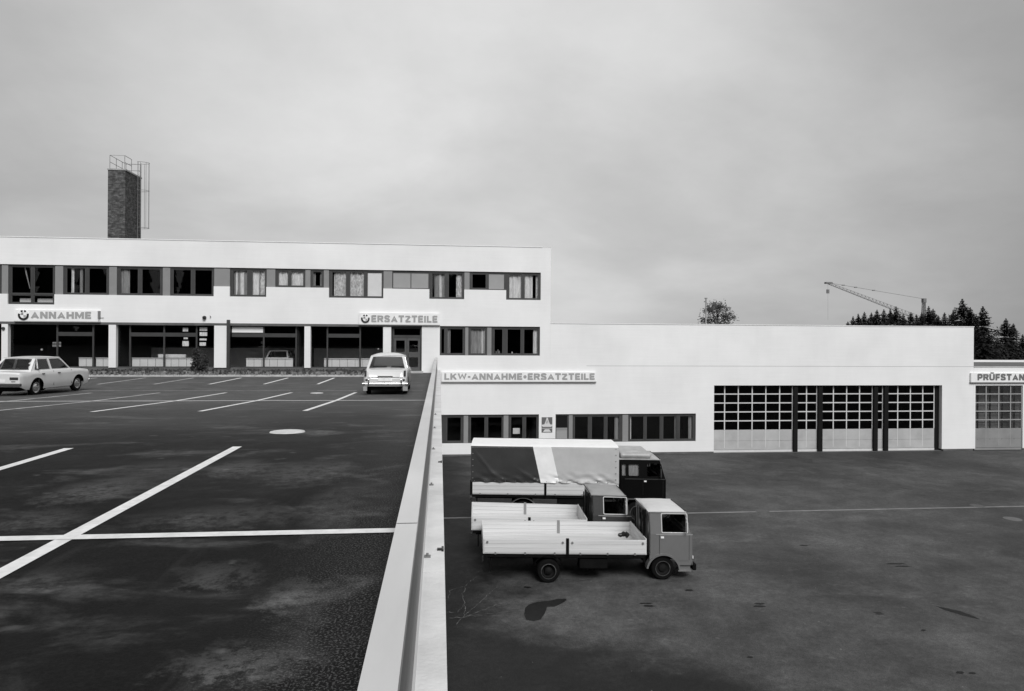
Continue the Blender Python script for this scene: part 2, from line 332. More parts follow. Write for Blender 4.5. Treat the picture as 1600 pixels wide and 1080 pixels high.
# stall lines run square to the building, 2.5 m apart, three rows
LW = .13
for k in range(6):
    x = -2.93-2.32*k
    lotline((x, .4), (x, 10.55), LW)
lotline((-32, 5.95), (-.30, 5.86), LW, n=4, dz=.003)
for k in range(10):
    x = -3.32-2.5*k
    lotline((x, 17.75), (x, 28.4), LW, m=PAINT if k < 3 else PAINTW, n=24)
o_ = lotline((-40, 23.28), (-.30, 22.95), .20, m=PAINT, n=24, dz=.003)
for k in range(11):
    x = -3.27-2.47*k
    if k == 0: continue
    lotline((x, 33.85), (x, 39.1), LW, m=PAINT if 0 < k < 4 else PAINTW, n=6)
lotline((-14.5, 29.6), (-6.1, 29.5), .07, m=PAINTW, n=2, name='worn_line')
lotline((-5.0, 29.4), (-3.4, 29.4), .07, m=PAINTW, n=2, name='worn_line')
lotline((-1.7, 29.6), (-.7, 29.6), .07, m=PAINTW, n=2, name='worn_line')
# ------------------------------------------------------------------ retaining wall
rw = empty('retaining_wall', (0, 20, YZ)); tag(rw, 'long white retaining wall with sheet metal parapet between upper lot and lower yard', 'retaining wall')
def rel(o, root):
    o.matrix_parent_inverse = Matrix.Translation(-Vector(root.location)) if not any(root.rotation_euler) else root.matrix_basis.inverted(); return o
def B(root, name, m, *b, bevel=0.0): return rel(box(name, m, root, *b, bevel=bevel), root)
def BM(root, mb, name, m, **k): return rel(mb.build(name, m, root, **k), root)
y0 = -12
for i, y in enumerate([y0+3.0*k for k in range(19)]):
    B(rw, 'wall_bay', CONC, -.13, .056, y+.006, min(y+2.994, D-.02), gz-.2, .2)
B(rw, 'footing_core', CONC2, -.222, -.132, y0, D-.03, gz-.2, .17)
for k in range(8):                                       # parapet fascia sheets with a slim reveal to the wall top
    a, b = -12.2+7.2*k, min(-12.2+7.2*(k+1)-.01, D-.05)
    B(rw, 'parapet_fascia', FASC, -.21, -.146, a, b, .171, .985)
    B(rw, 'fascia_lip', COPE, -.1455, -.1305, a, b, .172, .215)
cj = [-12, -7.4, -1.4, 4.59, 10.6, 16.6, 22.6, 28.6, 34.6, 39.8, 44.9]
for a, b in zip(cj, cj[1:]):
    mb = MB(); mb.plate([(-.272, .93), (-.268, .93), (-.268, .996), (-.1395, .996), (-.1395, .94), (-.1355, .94), (-.1355, 1.0), (-.272, 1.0)], [], lambda u, v, d, a=a: (u, a+d, v), b-a-.028)
    BM(rw, mb, 'coping_sheet', COPE)
for py in (648, 669, 702, 758, 870, 1180):
    X, Y = gnd(684, py, .2)
    mb = MB().box(-.128, -.07, Y-.03, Y+.03, .2, .212).tube((-.10, Y, .2), (-.10, Y, .235), .012, 6)
    BM(rw, mb, 'anchor_plate', METAL)
for px, py in ((686.5, 722.5), (687.5, 859.5)):
    X, Y = gnd(px, py, .2)
    mb = MB().box(-.012, .045, Y-.022, Y+.022, .2, .216).box(.03, .05, Y-.05, Y+.05, .2, .222)
    BM(rw, mb, 'black_bracket', BLACK)
# ------------------------------------------------------------------ glazing helpers
def pane(root, x0, x1, z0, z1, Y, m=GLASS, name='pane'):
    return rel(MB().box(x0, x1, Y, Y+.006, z0, z1).build(name, m, root.parent if False else root), top_of(root)) if False else MB().box(x0, x1, Y, Y+.006, z0, z1).build(name, m, root)
def curtain(parent, x0, x1, z0, z1, Y, m, waves=None, flare=0.0):
    n = max(10, int((x1-x0)/.035)); rows = 5; secs = []
    ph = random.random()*9
    for i in range(n+1):
        t = i/n; row = []
        for j in range(rows):
            q = j/(rows-1); x = x0+(x1-x0)*t + flare*(1-q)*(t)
            row.append((x, Y+.03*math.sin(t*n*.55+ph)+.015*math.sin(t*n*1.3+q), z0+(z1-z0)*q))
        secs.append(row)
    return MB().loft(secs, cap=False).build('curtain', m, parent)
def window(root, x0, x1, z0, z1, lights, Y=D+.10, fm=FRAME, glass=GLASS, rev=.05, top=.09, bot=.09, curt=(), sash=True, label=None):
    """lights: list of (a, b) clear openings; curt: (a, b, material, z-offset-bottom)"""
    if lights and len(lights[0]) == 2: lights = [(a, b, z0+bot, z1-top) for a, b in lights]
    o = MB().plate(rect(x0, x1, z0, z1), [rect(*l) for l in lights], XZ(Y), .08).build('window', fm, root)
    if label: o['label'] = label
    for (a, b, c, d) in lights:
        if sash:
            s_ = .035
            MB().plate(rect(a, b, c, d), [rect(a+s_, b-s_, c+s_, d-s_)], XZ(Y+.022), .05).build('sash', FRAME2, o)
        pane(o, a+.01, b-.01, c+.01, d-.01, Y+.05, glass)
    for c_ in curt:
        a, b, m = c_[:3]; fl = c_[3] if len(c_) > 3 else 0
        zt = c_[4] if len(c_) > 4 else z1-top*.6; zb = c_[5] if len(c_) > 5 else z0+bot*.6
        curtain(o, a, b, zb, zt, Y+.17, m, flare=fl)
    return o
ROOF, HEAD, SILL, PSILL, LINT = 8.17, 6.53, 4.74, 5.36, 3.07
X = lambda px, y=440: fx(px, y)
# ================================================================== office building
ob = empty('office_building'); tag(ob, 'white two storey office block with showroom windows at the upper lot', 'office building')
XR = fx(860.5, 450); XL = -46.0
# stepped outline of the first-floor window band (bottom edge from left to right, in image columns)
steps = [(-460, SILL), (-80, SILL), (2, SILL), (12, SILL), (12, 4.12), (85, 4.12), (85, SILL), (334, SILL), (334, PSILL), (359, PSILL), (359, SILL), (416, SILL), (416, PSILL), (514, PSILL), (514, SILL), (599, SILL), (599, PSILL), (671, PSILL), (671, SILL), (725.5, SILL), (725.5, PSILL), (791, PSILL), (791, SILL), (845, SILL)]
band = []
for px, z in steps:
    p = (X(px) if px > -400 else -40.0, z)
    if not band or (abs(band[-1][0]-p[0]) > 1e-4 or abs(band[-1][1]-p[1]) > 1e-4): band.append(p)
clean = []
for i, p in enumerate(band):
    if 0 < i < len(band)-1 and band[i-1][1] == p[1] == band[i+1][1]: continue
    clean.append(p)
band = clean + [(X(845), HEAD), (-40.0, HEAD)]
SFR = fx(659, 545); GX0, GX1 = fx(687.3, 530), fx(843.7, 530)
AX0, AX1 = .07, fx(842, 670)
holes = [band, rect(-42, SFR, .0, LINT), rect(GX0, GX1, 1.12, 3.0), rect(AX0, AX1, -4.55, -2.70)]
MB().plate(rect(XL, XR, YZ+.13, ROOF), holes, XZ(D), .3).build('wall', WALL, ob)
box('plinth', PLINTH, ob, .06, XR, D+.02, D+.29, gz, YZ+.13)
DEP = 15.0
mb = MB().box(XL, XR, D+DEP, D+DEP+.3, gz, ROOF).box(XL, XL+.3, D+.3, D+DEP, gz, ROOF).box(XR-.3, XR, D+.3, D+DEP, gz, ROOF)
mb.build('rear_walls', WALL, ob)
box('roof', PLINTH, ob, XL+.3, XR-.3, D+.3, D+DEP, ROOF-.5, ROOF-.25)
for a, b in ((XL-.04, -30.), (-30., -18.), (-18., -6.), (-6., XR-.55)):
    box('roof_edging', SIGNM, ob, a, b-.01, D-.03, D+.33, ROOF, ROOF+.05)
box('roof_edging', SIGNM, ob, XR-.54, XR+.01, D-.01, D+.33, ROOF, ROOF+.012)
for z in (-.25, 3.35, 6.9): box('floor_slab', INTF, ob, XL+.31, XR-.31, D+.31, D+DEP-.01, z, z+.22)
for x in (-33.0, -20.0, -9.0, -.6): box('partition', INT, ob, x, x+.15, D+.35, D+DEP-.1, -4.6 if x > -1 else 0, 6.8)
box('inner_wall', INT, ob, XL+.4, XR-.4, D+6.5, D+6.65, gz, 6.85)
# first-floor windows: px extents, clear lights in px, curtains
def U(px): return fx(px, 440)
specs = [
 ((-170, -87), [(-165, -131), (-127, -92)], SILL, ()), ((-84+2, 1.5), [(-77, -42), (-38, -4)], SILL, ()),
 ((98, 169.5), [(102, 132), (137, 166)], SILL, ((108, 112, CURT), (121, 126, CURTG))), ((182, 253.5), [(186, 215), (220, 250)], SILL, ((184, 200, CURTG),)), ((265.5, 334), [(269, 298), (303, 331)], SILL, ()),
 ((359, 416), [(363, 386), (393, 414)], SILL, ((364, 386, CURTG), (367, 384, CURT), (392, 404, CURT), (405, 414, CURTD))),
 ((430, 476.5), [(434, 450), (454, 474)], PSILL, ((434, 449, CURT), (453, 475, CURT))),
 ((485, 505.5), [(488, 503)], PSILL, ((487, 492, CURTG), (499, 504, CURTG))),
 ((514, 599), [(518, 541), (546, 569), (573.5, 597)], SILL, ((521, 542, CURTD), (546, 569, CURTD))),
 ((671, 725.5), [(674.5, 696), (700.5, 723)], SILL, ((679, 695, CURTG), (681, 691, CURT), (713, 723, CURTD))),
 ((734, 763), [(737.5, 760)], PSILL, ()),
 ((791, 845), [(795.5, 815.5), (819.5, 842)], SILL, ((796, 815, CURT), (819, 833, CURT), (838, 842, CURTD))),
]
for (a, b), L, zs, cu in specs:
    window(ob, U(a), U(b), zs+.002, HEAD-.002, [(U(p), U(q)) for p, q in L], top=.14, curt=[(U(c[0]), U(c[1])) + c[2:] for c in cu])
# long window with bottom lights
w = window(ob, U(12), U(85), 4.122, HEAD-.002, [(U(16), U(47), 4.78, HEAD-.12), (U(51.5), U(82), 4.78, HEAD-.12), (U(16), U(47.5), 4.22, 4.68), (U(51), U(82), 4.22, 4.68)], label='taller window reaching below its row, radiators behind lower lights')
for a, b in ((25, 47), (53, 79)): MB().box(U(a), U(b), D+.4, D+.5, 4.2, 4.5).build('radiator', RAD, w)
MB().plate([(U(32), 6.4), (U(34.5), 6.4), (U(42), 5.1), (U(41), 5.1)], [], XZ(D+.35), .02).build('slanting_blind_edge', CURTG, w)
# blank panels
for a, b, z0_ in ((-87, -82, SILL), (1.5, 12, SILL), (85, 98, SILL), (169.5, 182, SILL), (253.5, 265.5, SILL), (334, 359, PSILL), (416, 430, PSILL), (476.5, 485, PSILL), (505.5, 514, PSILL), (599, 613, PSILL), (725.5, 734, PSILL)):
    box('spandrel_panel', PANEL, ob, U(a)+.01, U(b)-.01, D+.06, D+.14, z0_+.003, HEAD-.05)
for a, b in ((-460, -170),):
    box('spandrel_panel', PANEL, ob, -39.99, U(-170)-.01, D+.1, D+.18, SILL+.003, HEAD-.05)
box('head_flashing', FRAME, ob, -39.98, U(845), D+.145, D+.165, HEAD-.06, HEAD)
for a, b in ((613, 671), (763, 791)):
    fr = MB().plate(rect(U(a), U(b), PSILL+.003, HEAD-.06), [rect(U(a+1.2), U((a+b)/2-.6), PSILL+.06, HEAD-.16), rect(U((a+b)/2+.6), U(b-1.6), PSILL+.06, HEAD-.16)] if a == 613 else [rect(U(a+1.0), U(b-3.2), PSILL+.06, HEAD-.14)], XZ(D+.10), .06).build('panel_frame', FRAME, ob)
    if a == 613:
        MB().box(U(a+1.2), U((a+b)/2-.6), D+.12, D+.14, PSILL+.06, HEAD-.16).build('blank_panel', PANEL2, fr); MB().box(U((a+b)/2+.6), U(b-1.6), D+.12, D+.14, PSILL+.06, HEAD-.16).build('blank_panel', PANEL2, fr)
    else: MB().box(U(a+1.), U(b-3.2), D+.12, D+.14, PSILL+.06, HEAD-.14).build('blank_panel', PANEL2, fr)
# white blind in the third light of the long curtained window
box('white_blind', BLIND, ob, U(573.6), U(597), D+.155, D+.165, SILL+.1, HEAD-.17)
# ground-floor showroom front
G = lambda px: fx(px, 545)
YG = D+.30
cols = [(-190, -172), (-100, -84), (2, 12), (169.5, 181), (334.5, 355.5), (475.5, 485), (598.5, 611)]
for a, b in cols:
    c_ = box('column', WALL, ob, G(a), G(b), D+.004, D+.30, .3, LINT-.14)
MB().tube((G(5.5), D+.0, 2.65), (G(5.5), D-.09, 2.65), .09, 12).build('bell_housing', FRAME, ob)
box('showroom_header', FRAME, ob, -42, SFR, YG-.06, YG+.06, LINT-.16, LINT)
box('header_reveal', PLINTH, ob, -42, SFR, D+.002, D+.24, LINT-.15, LINT-.001)
DX0 = G(612.5)
box('plinth', PLINTH, ob, -42, DX0, D+.08, D+.42, 0, .3)
mull = [-170, -114, -60, -14, 86, 142.5, 200.5, 254, 305, 410.5, 461.5, 510.5, 562]
glz = [(-250, -190)]+[(-172, -100), (-84, 2), (12, 169.5), (181, 334.5), (359, 475.5), (485, 598.5)]
bars = {86: (86, 142.5), 200.5: (200.5, 254), 254: (254, 305), 359: (359, 410.5), 410.5: (410.5, 461.5), 510.5: (510.5, 562)}
for a, b in glz:
    o = empty('unused') if False else None
    ms = [m_ for m_ in mull if a < m_ < b]
    edges = [a]+ms+[b]
    fr = MB()
    for m_ in ms: fr.box(G(m_)-.045, G(m_)+.045, YG-.07, YG+.05, .3, LINT-.162)
    fr.box(G(a)-.02, G(b)+.02, YG-.05, YG+.04, .3, .36)
    for (p, q) in bars.values():
        if a <= p < b: fr.box(G(p)+.046, G(q)-.046, YG-.055, YG+.035, 2.22, 2.46)
    f_ = fr.build('showroom_frame', FRAME, ob)
    for p, q in zip(edges, edges[1:]):
        pane(f_, G(p)+.02, G(q)-.02, .36, LINT-.165, YG-.01)
o = MB().box(G(357)-.09, G(357)+.10, D-.10, D+.06, .1, 3.28).build('downpipe_casing', FRAME, ob)
MB().box(G(360.5), G(409.6), YG-.056, YG-.045, 2.50, 2.86).build('fascia_blind', BLIND, ob)
# low white radiators behind the glass
for a, b in ((118, 141), (145, 167.5), (202, 300), (382, 455.5), (505, 578)):
    r = box('radiator', RAD, ob, G(a), G(b), YG+.12, YG+.24, .34, .86)
    n = max(2, int((b-a)/11))
    for i in range(1, n): 
        x_ = G(a)+(G(b)-G(a))*i/n
        MB().box(x_-.012, x_+.012, YG+.108, YG+.118, .36, .84).build('rib', PANEL2, r)
    MB().box(G(a), G(b), YG+.06, YG+.26, .862, .89).build('shelf', BLIND, r)
box('parcel_shelf', BLIND, ob, G(238), G(282), YG+.6, YG+.8, .9, 1.1)
box('rear_low_wall', mat('interior_pale', .75, .9, .25, .5), ob, -21, -1.5, D+5.6, D+5.8, -.02, 1.45)
# papers taped inside the glass
for a, b, t_, u_b in ((77.5, 85.5, 534.5, 537), (87, 91, 534.5, 537), (77.5, 85, 538.5, 542), (87, 91, 538.5, 542), (282.5, 291, 512, 518), (284, 290.5, 527, 530), (282, 292, 533, 541), (309, 321, 511.5, 517), (309, 321, 519, 525), (309, 320, 529, 532), (309, 319, 535, 540.5)):
    z1_, z0_ = fz(a, t_), fz(a, u_b)
    box('window_notice', CURT if a > 200 else CURTG, ob, G(a), G(b), YG+.012, YG+.016, z0_, z1_)
for x_, z_, in ((43, 547), (588, 546)): MB().tube((G(x_), YG+1.2, fz(x_, z_)), (G(x_), YG+1.26, fz(x_, z_)), .06, 8).build('lamp_globe', BLIND, ob)
# entrance door
SFR_ = SFR
df = MB().plate(rect(DX0, SFR_, .12, LINT-.16), [rect(DX0+.12, SFR_-.12, 2.40, LINT-.26), rect(DX0+.10, SFR_-.10, .13, 2.22)], XZ(D+.20), .10).build('door_frame', FRAME, ob)
pane(df, DX0+.12, SFR_-.12, 2.40, LINT-.26, D+.25)
mid = G(635.5)
for a, b in ((DX0+.11, mid-.01), (mid+.01, SFR_-.11)):
    dl = MB().plate(rect(a, b, .14, 2.21), [rect(a+.13, b-.13, 1.32, 2.06), rect(a+.13, b-.13, .34, .98)], XZ(D+.215), .06).build('door_leaf', FRAME2, ob)
    pane(dl, a+.12, b-.12, 1.31, 2.07, D+.24); pane(dl, a+.12, b-.12, .33, .99, D+.24)
MB().tube((mid+.1, D+.16, 1.0), (mid+.1, D+.16, 1.25), .02).build('door_handle', CHROME, ob)
box('door_step', KERB, ob, DX0-.1, G(661.5), D-.65, D+.19, -.1, .11)
# windows above the retaining wall and at the yard
def V(px): return fx(px, 530)
window(ob, GX0, GX1, 1.122, 2.998, [(V(p), V(q)) for p, q in ((688.8, 695), (698.5, 724), (735, 758.5), (772, 786), (792.5, 814.5), (818.5, 841))], top=.15, bot=.10,
       curt=((V(736), V(759), CURTG), (V(834), V(841), CURT), (V(699), V(704), CURTG), (V(752), V(759), CURT)))
for a, b in ((727, 731.8), (761.3, 768)): box('spandrel_strip', PANEL, ob, V(a), V(b), D+.07, D+.098, 1.14, 2.93)
for i, (px, h) in enumerate(((776, .2), (779, .3), (781, .22), (801, .16), (808, .07), (822, .05))):
    MB().tube((V(px), D+.35, 1.2), (V(px), D+.35, 1.2+h), .04, 8).build('sill_item', CURT if px == 801 else PANEL, ob)
def Q(px): return fx(px, 670)
window(ob, AX0, AX1, -4.548, -2.702, [(Q(p), Q(q)) for p, q in ((698, 721), (735, 758), (762, 785), (798, 817.5), (821.5, 839.5))], top=.15, bot=.12)
for a, b in ((724.5, 731.5), (787, 794.5)): box('spandrel_strip', PANEL, ob, Q(a), Q(b), D+.07, D+.098, -4.53, -2.76)
box('desk_screen', BLIND, ob, Q(803), Q(814), D+.6, D+.65, fz(803, 680), fz(803, 671))
# emblem picture on the pier between the two yard windows
em = empty('emblem_board', (Q(854.5), D, -3.4)); tag(em, 'small square pictorial emblem board with pale pointed tower shape on white pier', 'emblem')
ex0, ex1, ez0, ez1 = Q(846.3), Q(862.9), fz(854, 675.5), fz(854, 652)
BM(em, MB().plate(rect(ex0, ex1, ez0, ez1), [], XZ(D-.03), .028), 'board', POSTER)
w_ = ex1-ex0; h_ = ez1-ez0
E_ = lambda L: [(ex0+u*w_, ez0+v*h_) for u, v in L]
BM(em, MB().plate(E_([(-.02, .42), (.14, .36), (.86, .36), (1.02, .42), (1.02, .5), (.78, .53), (.66, .72), (.56, .97), (.46, .97), (.36, .72), (.24, .53), (-.02, .5)]), [], XZ(D-.042), .01), 'pale_tower', POSTL)
BM(em, MB().plate(E_([(.5, .84), (.62, .62), (.56, .56), (.52, .70), (.44, .56), (.38, .6)]), [], XZ(D-.046), .003), 'tower_line', POSTG)
BM(em, MB().plate(E_([(.12, .03), (.88, .03), (.70, .2), (.3, .2)]), [], XZ(D-.042), .01), 'pale_base', POSTL)
BM(em, MB().plate(E_([(0, .22), (1, .22), (1, .29), (0, .29)]), [], XZ(D-.040), .008), 'grey_band', POSTG)
# small floodlights on the wall
fl = empty('wall_floodlight', (G(324), D, fz(324, 496))); tag(fl, 'small dark floodlight pair on the white wall between the two signs', 'floodlight')
zf = fz(320, 496.5)
BM(fl, MB().lathe([(.02, 0), (.1, .1), (.12, .22), (.0, .22)], (G(319.5), D-.26, zf-.0), 'y', 12), 'lamp_head', BLACK)
BM(fl, MB().tube((G(319.5), D, zf+.05), (G(319.5), D-.2, zf+.02), .025), 'bracket', FRAME)
BM(fl, MB().tube((G(329), D, zf+.05), (G(329), D-.14, zf+.1), .03), 'rear_lamp_stub', PANEL)
bk = tag(BM(None or (e_ := empty('sign_bracket', (G(158), D, 3.4))), MB().box(G(156), G(157), D-.3, D, 3.25, 3.75).box(G(157), G(162), D-.03, D, 3.32, 3.35), 'bracket_plate', PANEL), None)
tag(e_, 'thin metal bracket on white wall at right end of ANNAHME sign', 'bracket')
# ================================================================== workshop
wb = empty('workshop_building', (20, D, YZ)); tag(wb, 'long white flat roofed truck workshop with glazed gates', 'workshop')
WR = fx(1521.5, 540); BX0, BX1 = Q(868), Q(1087.2); R2 = 3.22
GA0, GA1 = fx(1115.5, 655), fx(1471.8, 655); GT = -.83
outer = [(XR+.003, YZ+.13), (GA0, YZ+.13), (GA0, GT), (GA1, GT), (GA1, YZ+.13), (WR, YZ+.13), (WR, R2), (XR+.003, R2)]
BM(wb, MB().plate(outer, [rect(BX0, BX1, -4.55, -2.70)], XZ(D), .3), 'wall', WALL)
B(wb, 'plinth', PLINTH, XR+.003, GA0, D+.02, D+.29, gz, YZ+.13); B(wb, 'plinth', PLINTH, GA1+.12, WR, D+.02, D+.29, gz, YZ+.13)
B(wb, 'wall_joint', PANEL2, XR+2.4, WR-.002, D-.004, D+.001, .455, .475)
BM(wb, MB().box(XR+.003, WR, D+28, D+28.3, gz, R2).box(WR-.3, WR, D+.3, D+28, gz, R2), 'rear_walls', WALL)
B(wb, 'roof', PLINTH, XR+.003, WR-.3, D+.3, D+28, R2-.5, R2-.25)
for a, b in ((XR+.005, 16.), (16., 26.5), (26.5, WR+.03)): B(wb, 'roof_edging', SIGNM, a, b-.01, D-.03, D+.33, R2, R2+.045)
B(wb, 'workshop_floor', INTF, XR+.01, WR-.31, D+.31, D+27.9, YZ-.1, YZ+.002)
B(wb, 'inner_wall', INT, XR+.05, GA0-.3, D+5, D+5.2, YZ, 2.6); B(wb, 'inner_wall', INT, GA0-.3, GA0-.15, D+.35, D+27, YZ, 2.6)
def Wn(*a, **k):
    n0 = set(); o = window(wb, *a, **k); rel(o, wb); return o
Wn(BX0, BX1, -4.548, -2.702, [(Q(p), Q(q)) for p, q in ((898, 920), (924.5, 945), (949, 969), (985, 1007), (1010.5, 1032.5), (1036.5, 1058.5), (1062.5, 1084))]+[], top=.15, bot=.12,
   curt=((Q(962), Q(969), CURTG), (Q(1056), Q(1059), CURTG), (Q(1078), Q(1083), CURTG), (Q(985), Q(988), CURT)))
Y_ = D+.07
for a, b, m_ in ((889, 895, PANEL), (973, 982, PANEL)): B(wb, 'spandrel_strip', m_, Q(a), Q(b), Y_, Y_+.028, -4.53, -2.76)
B(wb, 'hatch_panel', PANEL2, Q(869.5), Q(886.5), Y_, Y_+.028, -4.52, fz(878, 672.5)); B(wb, 'hatch_pane', POST, Q(869.5), Q(886.5), Y_, Y_+.028, fz(878, 668.5), -2.80)
B(wb, 'hatch_rail', PANEL, Q(869.5), Q(886.5), Y_-.01, Y_+.028, fz(878, 672.3), fz(878, 668.7))
# gates
def P_(px): return fx(px, 655)
gate_tpl = {}
def gate(root, x0, x1, bars_px, Yg, zt=GT, zb=YZ+.02, rows=5, pm=GATEP, gm=GATEGLASS, label=None, bm=GATEBAR, toprow=False):
    g = empty('sectional_gate'); g.parent = root; g.matrix_parent_inverse = Matrix.Translation(-Vector(root.location))
    if label: g['label'] = label
    zp = -3.85; rh = (zt-zp)/rows
    xs = [x0]+[P_(p) for p in bars_px]+[x1]
    for i in range(1, rows+1): MB().box(x0, x1, Yg-.02, Yg+.03, zp+rh*i-.035 if i < rows else zt-.04, zp+rh*i+.035 if i < rows else zt+.02).build('rail', bm if i < rows else FRAME, g)
    for x in xs[1:-1]: MB().box(x-.035, x+.035, Yg-.026, Yg+.026, zp, zt-.045).build('glazing_bar', bm, g)
    for x in ((x0+.03), (x1-.03)): MB().box(x-.03, x+.03, Yg-.024, Yg+.026, zp, zt-.05).build('stile', bm, g)
    for a, b in zip(xs, xs[1:]):
        for r in range(rows):
            MB().box(a+.02, b-.02, Yg+.004, Yg+.010, zp+rh*r+.02, zp+rh*(r+1)-.02).build('pane', gm, g)
    h = (zp-zb)/2
    for k in range(2): MB().box(x0, x1, Yg-.015, Yg+.03, zb+h*k+.006+(.16 if k == 0 else 0), zb+h*(k+1)-.004).build('panel', pm, g, bevel=.01)
    MB().box(x0, x1, Yg-.03, Yg+.03, zb, zb+.15).build('bottom_rail', bm if pm is GATEP else pm, g)
    for x in xs[1:-1]: MB().box(x-.02, x+.02, Yg-.022, Yg+.0, zb+.3, zp-.05).build('stiffener', bm, g)
    return g
YGA = D+.32
gate(wb, P_(1115.7)-.15, P_(1242), (1134.9, 1156.3, 1178.2, 1199.6, 1221.3), YGA, label='widest gate section, nearest the yard windows')
gate(wb, P_(1248), P_(1280.3), (1263.6,), YGA); gate(wb, P_(1287), P_(1367.5), (1305.8, 1326.6, 1346.9), YGA)
gate(wb, P_(1373.6), P_(1383.7), (), YGA); gate(wb, P_(1390), P_(1464.6), (1407, 1426.8, 1446.2), YGA)
for a, b in ((1242, 1248), (1280.3, 1287), (1367.5, 1373.6), (1383.7, 1390)):
    B(wb, 'gate_post', POST, P_(a), P_(b), D+.12, D+.42, YZ, GT)
B(wb, 'gate_jamb', POST, P_(1464.6), P_(1471.8)+.1, D+.302, D+.5, YZ, GT); B(wb, 'gate_sill', PLINTH, GA0, GA1, D+.01, D+.6, YZ-.1, YZ+.018)
# ================================================================== test bay
tb = empty('test_bay_building', (40, D, YZ)); tag(tb, 'low white test bay building with a single glazed gate at right edge', 'building')
R3 = .42; TX0, TX1 = fx(1524, 655), fx(1598, 655); TX2 = TX1+1.0; TX3 = TX2+3.8
outer = [(WR+.003, YZ+.13), (TX0, YZ+.13), (TX0, -.85), (TX1, -.85), (TX1, YZ+.13), (TX2, YZ+.13), (TX2, -.85), (TX3, -.85), (TX3, YZ+.13), (62, YZ+.13), (62, R3), (WR+.003, R3)]
BM(tb, MB().plate(outer, [], XZ(D), .3), 'wall', WALL)
B(tb, 'plinth', PLINTH, TX1, TX2, D+.02, D+.29, gz, YZ+.13); B(tb, 'plinth', PLINTH, TX3, 62, D+.02, D+.29, gz, YZ+.13)
BM(tb, MB().box(WR+.003, 62, D+18, D+18.3, gz, R3).box(61.7, 62, D+.3, D+18, gz, R3), 'rear_walls', WALL)
B(tb, 'roof', PLINTH, WR+.01, 61.7, D+.3, D+18, R3-.4, R3-.2); B(tb, 'floor', INTF, WR+.01, 61.6, D+.31, D+17.9, YZ-.1, YZ+.002)
B(tb, 'roof_edging', COPE, WR+.01, 62.03, D-.03, D+.33, R3, R3+.05)
B(tb, 'inner_wall', RAD, TX0-1, TX1+6, D+1.6, D+1.7, YZ+.02, -.9)  # pale wall added behind the gate glass to imitate a grey reflection
for k_ in range(6): B(tb, 'fence_reflection_post', POST, TX0+.3+.95*k_, TX0+.36+.95*k_, D+1.3, D+1.4, YZ+.02, -1.0)  # posts and rails added inside to imitate a fence mirrored in the panes
for k_ in range(3): B(tb, 'fence_reflection_rail', POST, TX0-.5, TX1+4, D+1.28, D+1.3, -2.2-.7*k_, -2.15-.7*k_)
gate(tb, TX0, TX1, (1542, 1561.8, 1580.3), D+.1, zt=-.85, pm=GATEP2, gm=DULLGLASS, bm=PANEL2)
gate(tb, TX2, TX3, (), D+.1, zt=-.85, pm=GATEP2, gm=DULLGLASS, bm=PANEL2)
# ================================================================== signs
GL = {  # strokes on a unit-high cell; (width, polylines)
 'A': (.98, [[(.12, 0), (.49, 1), (.86, 0)], [(.26, .30), (.72, .30)]]), 'N': (.88, [[(.11, 0), (.11, 1)], [(.15, .95), (.73, .05)], [(.77, 0), (.77, 1)]]),
 'H': (.88, [[(.11, 0), (.11, 1)], [(.77, 0), (.77, 1)], [(.12, .5), (.76, .5)]]), 'M': (1.08, [[(.11, 0), (.11, 1)], [(.97, 0), (.97, 1)], [(.16, .95), (.54, .12), (.92, .95)]]),
 'E': (.74, [[(.11, 0), (.11, 1)], [(.12, .91), (.72, .91)], [(.12, .5), (.67, .5)], [(.12, .09), (.74, .09)]]), 'F': (.70, [[(.11, 0), (.11, 1)], [(.12, .91), (.70, .91)], [(.12, .48), (.64, .48)]]),
 'R': (.86, [[(.11, 0), (.11, 1)], [(.12, .91), (.58, .91), (.72, .82), (.74, .70), (.70, .55), (.58, .47), (.12, .47)], [(.48, .46), (.76, 0)]]),
 'P': (.80, [[(.11, 0), (.11, 1)], [(.12, .91), (.54, .91), (.68, .82), (.70, .68), (.68, .52), (.54, .42), (.12, .42)]]),
 'S': (.84, [[(.74, .72), (.66, .86), (.52, .92), (.34, .92), (.18, .86), (.13, .72), (.20, .58), (.42, .51), (.64, .43), (.73, .30), (.67, .14), (.50, .08), (.32, .08), (.16, .14), (.09, .29)]]),
 'T': (.82, [[(.0, .91), (.82, .91)], [(.41, 0), (.41, .9)]]), 'Z': (.84, [[(.03, .91), (.74, .91)], [(.72, .86), (.12, .13)], [(.06, .09), (.82, .09)]]),
 'I': (.24, [[(.12, 0), (.12, 1)]]), 'L': (.70, [[(.11, 0), (.11, 1)], [(.12, .09), (.70, .09)]]), 'K': (.90, [[(.11, 0), (.11, 1)], [(.20, .42), (.78, 1)], [(.36, .58), (.80, 0)]]),
 'W': (1.28, [[(.10, 1), (.34, .06), (.64, .96), (.94, .06), (1.18, 1)]]), 'U': (.88, [[(.11, 1), (.11, .34), (.18, .16), (.34, .08), (.54, .08), (.70, .16), (.77, .34), (.77, 1)]]),
 'D': (.88, [[(.11, 0), (.11, 1)], [(.12, .91), (.50, .91), (.68, .80), (.77, .60), (.77, .40), (.68, .20), (.50, .09), (.12, .09)]]),
 '-': (.40, [[(.02, .45), (.38, .45)]]), '+': (.50, [[(.25, .22), (.25, .72)], [(.02, .47), (.48, .47)]])}
GL['\u00dc'] = (.88, GL['U'][1]+[[(.30, 1.10), (.30, 1.28)], [(.58, 1.10), (.58, 1.28)]])
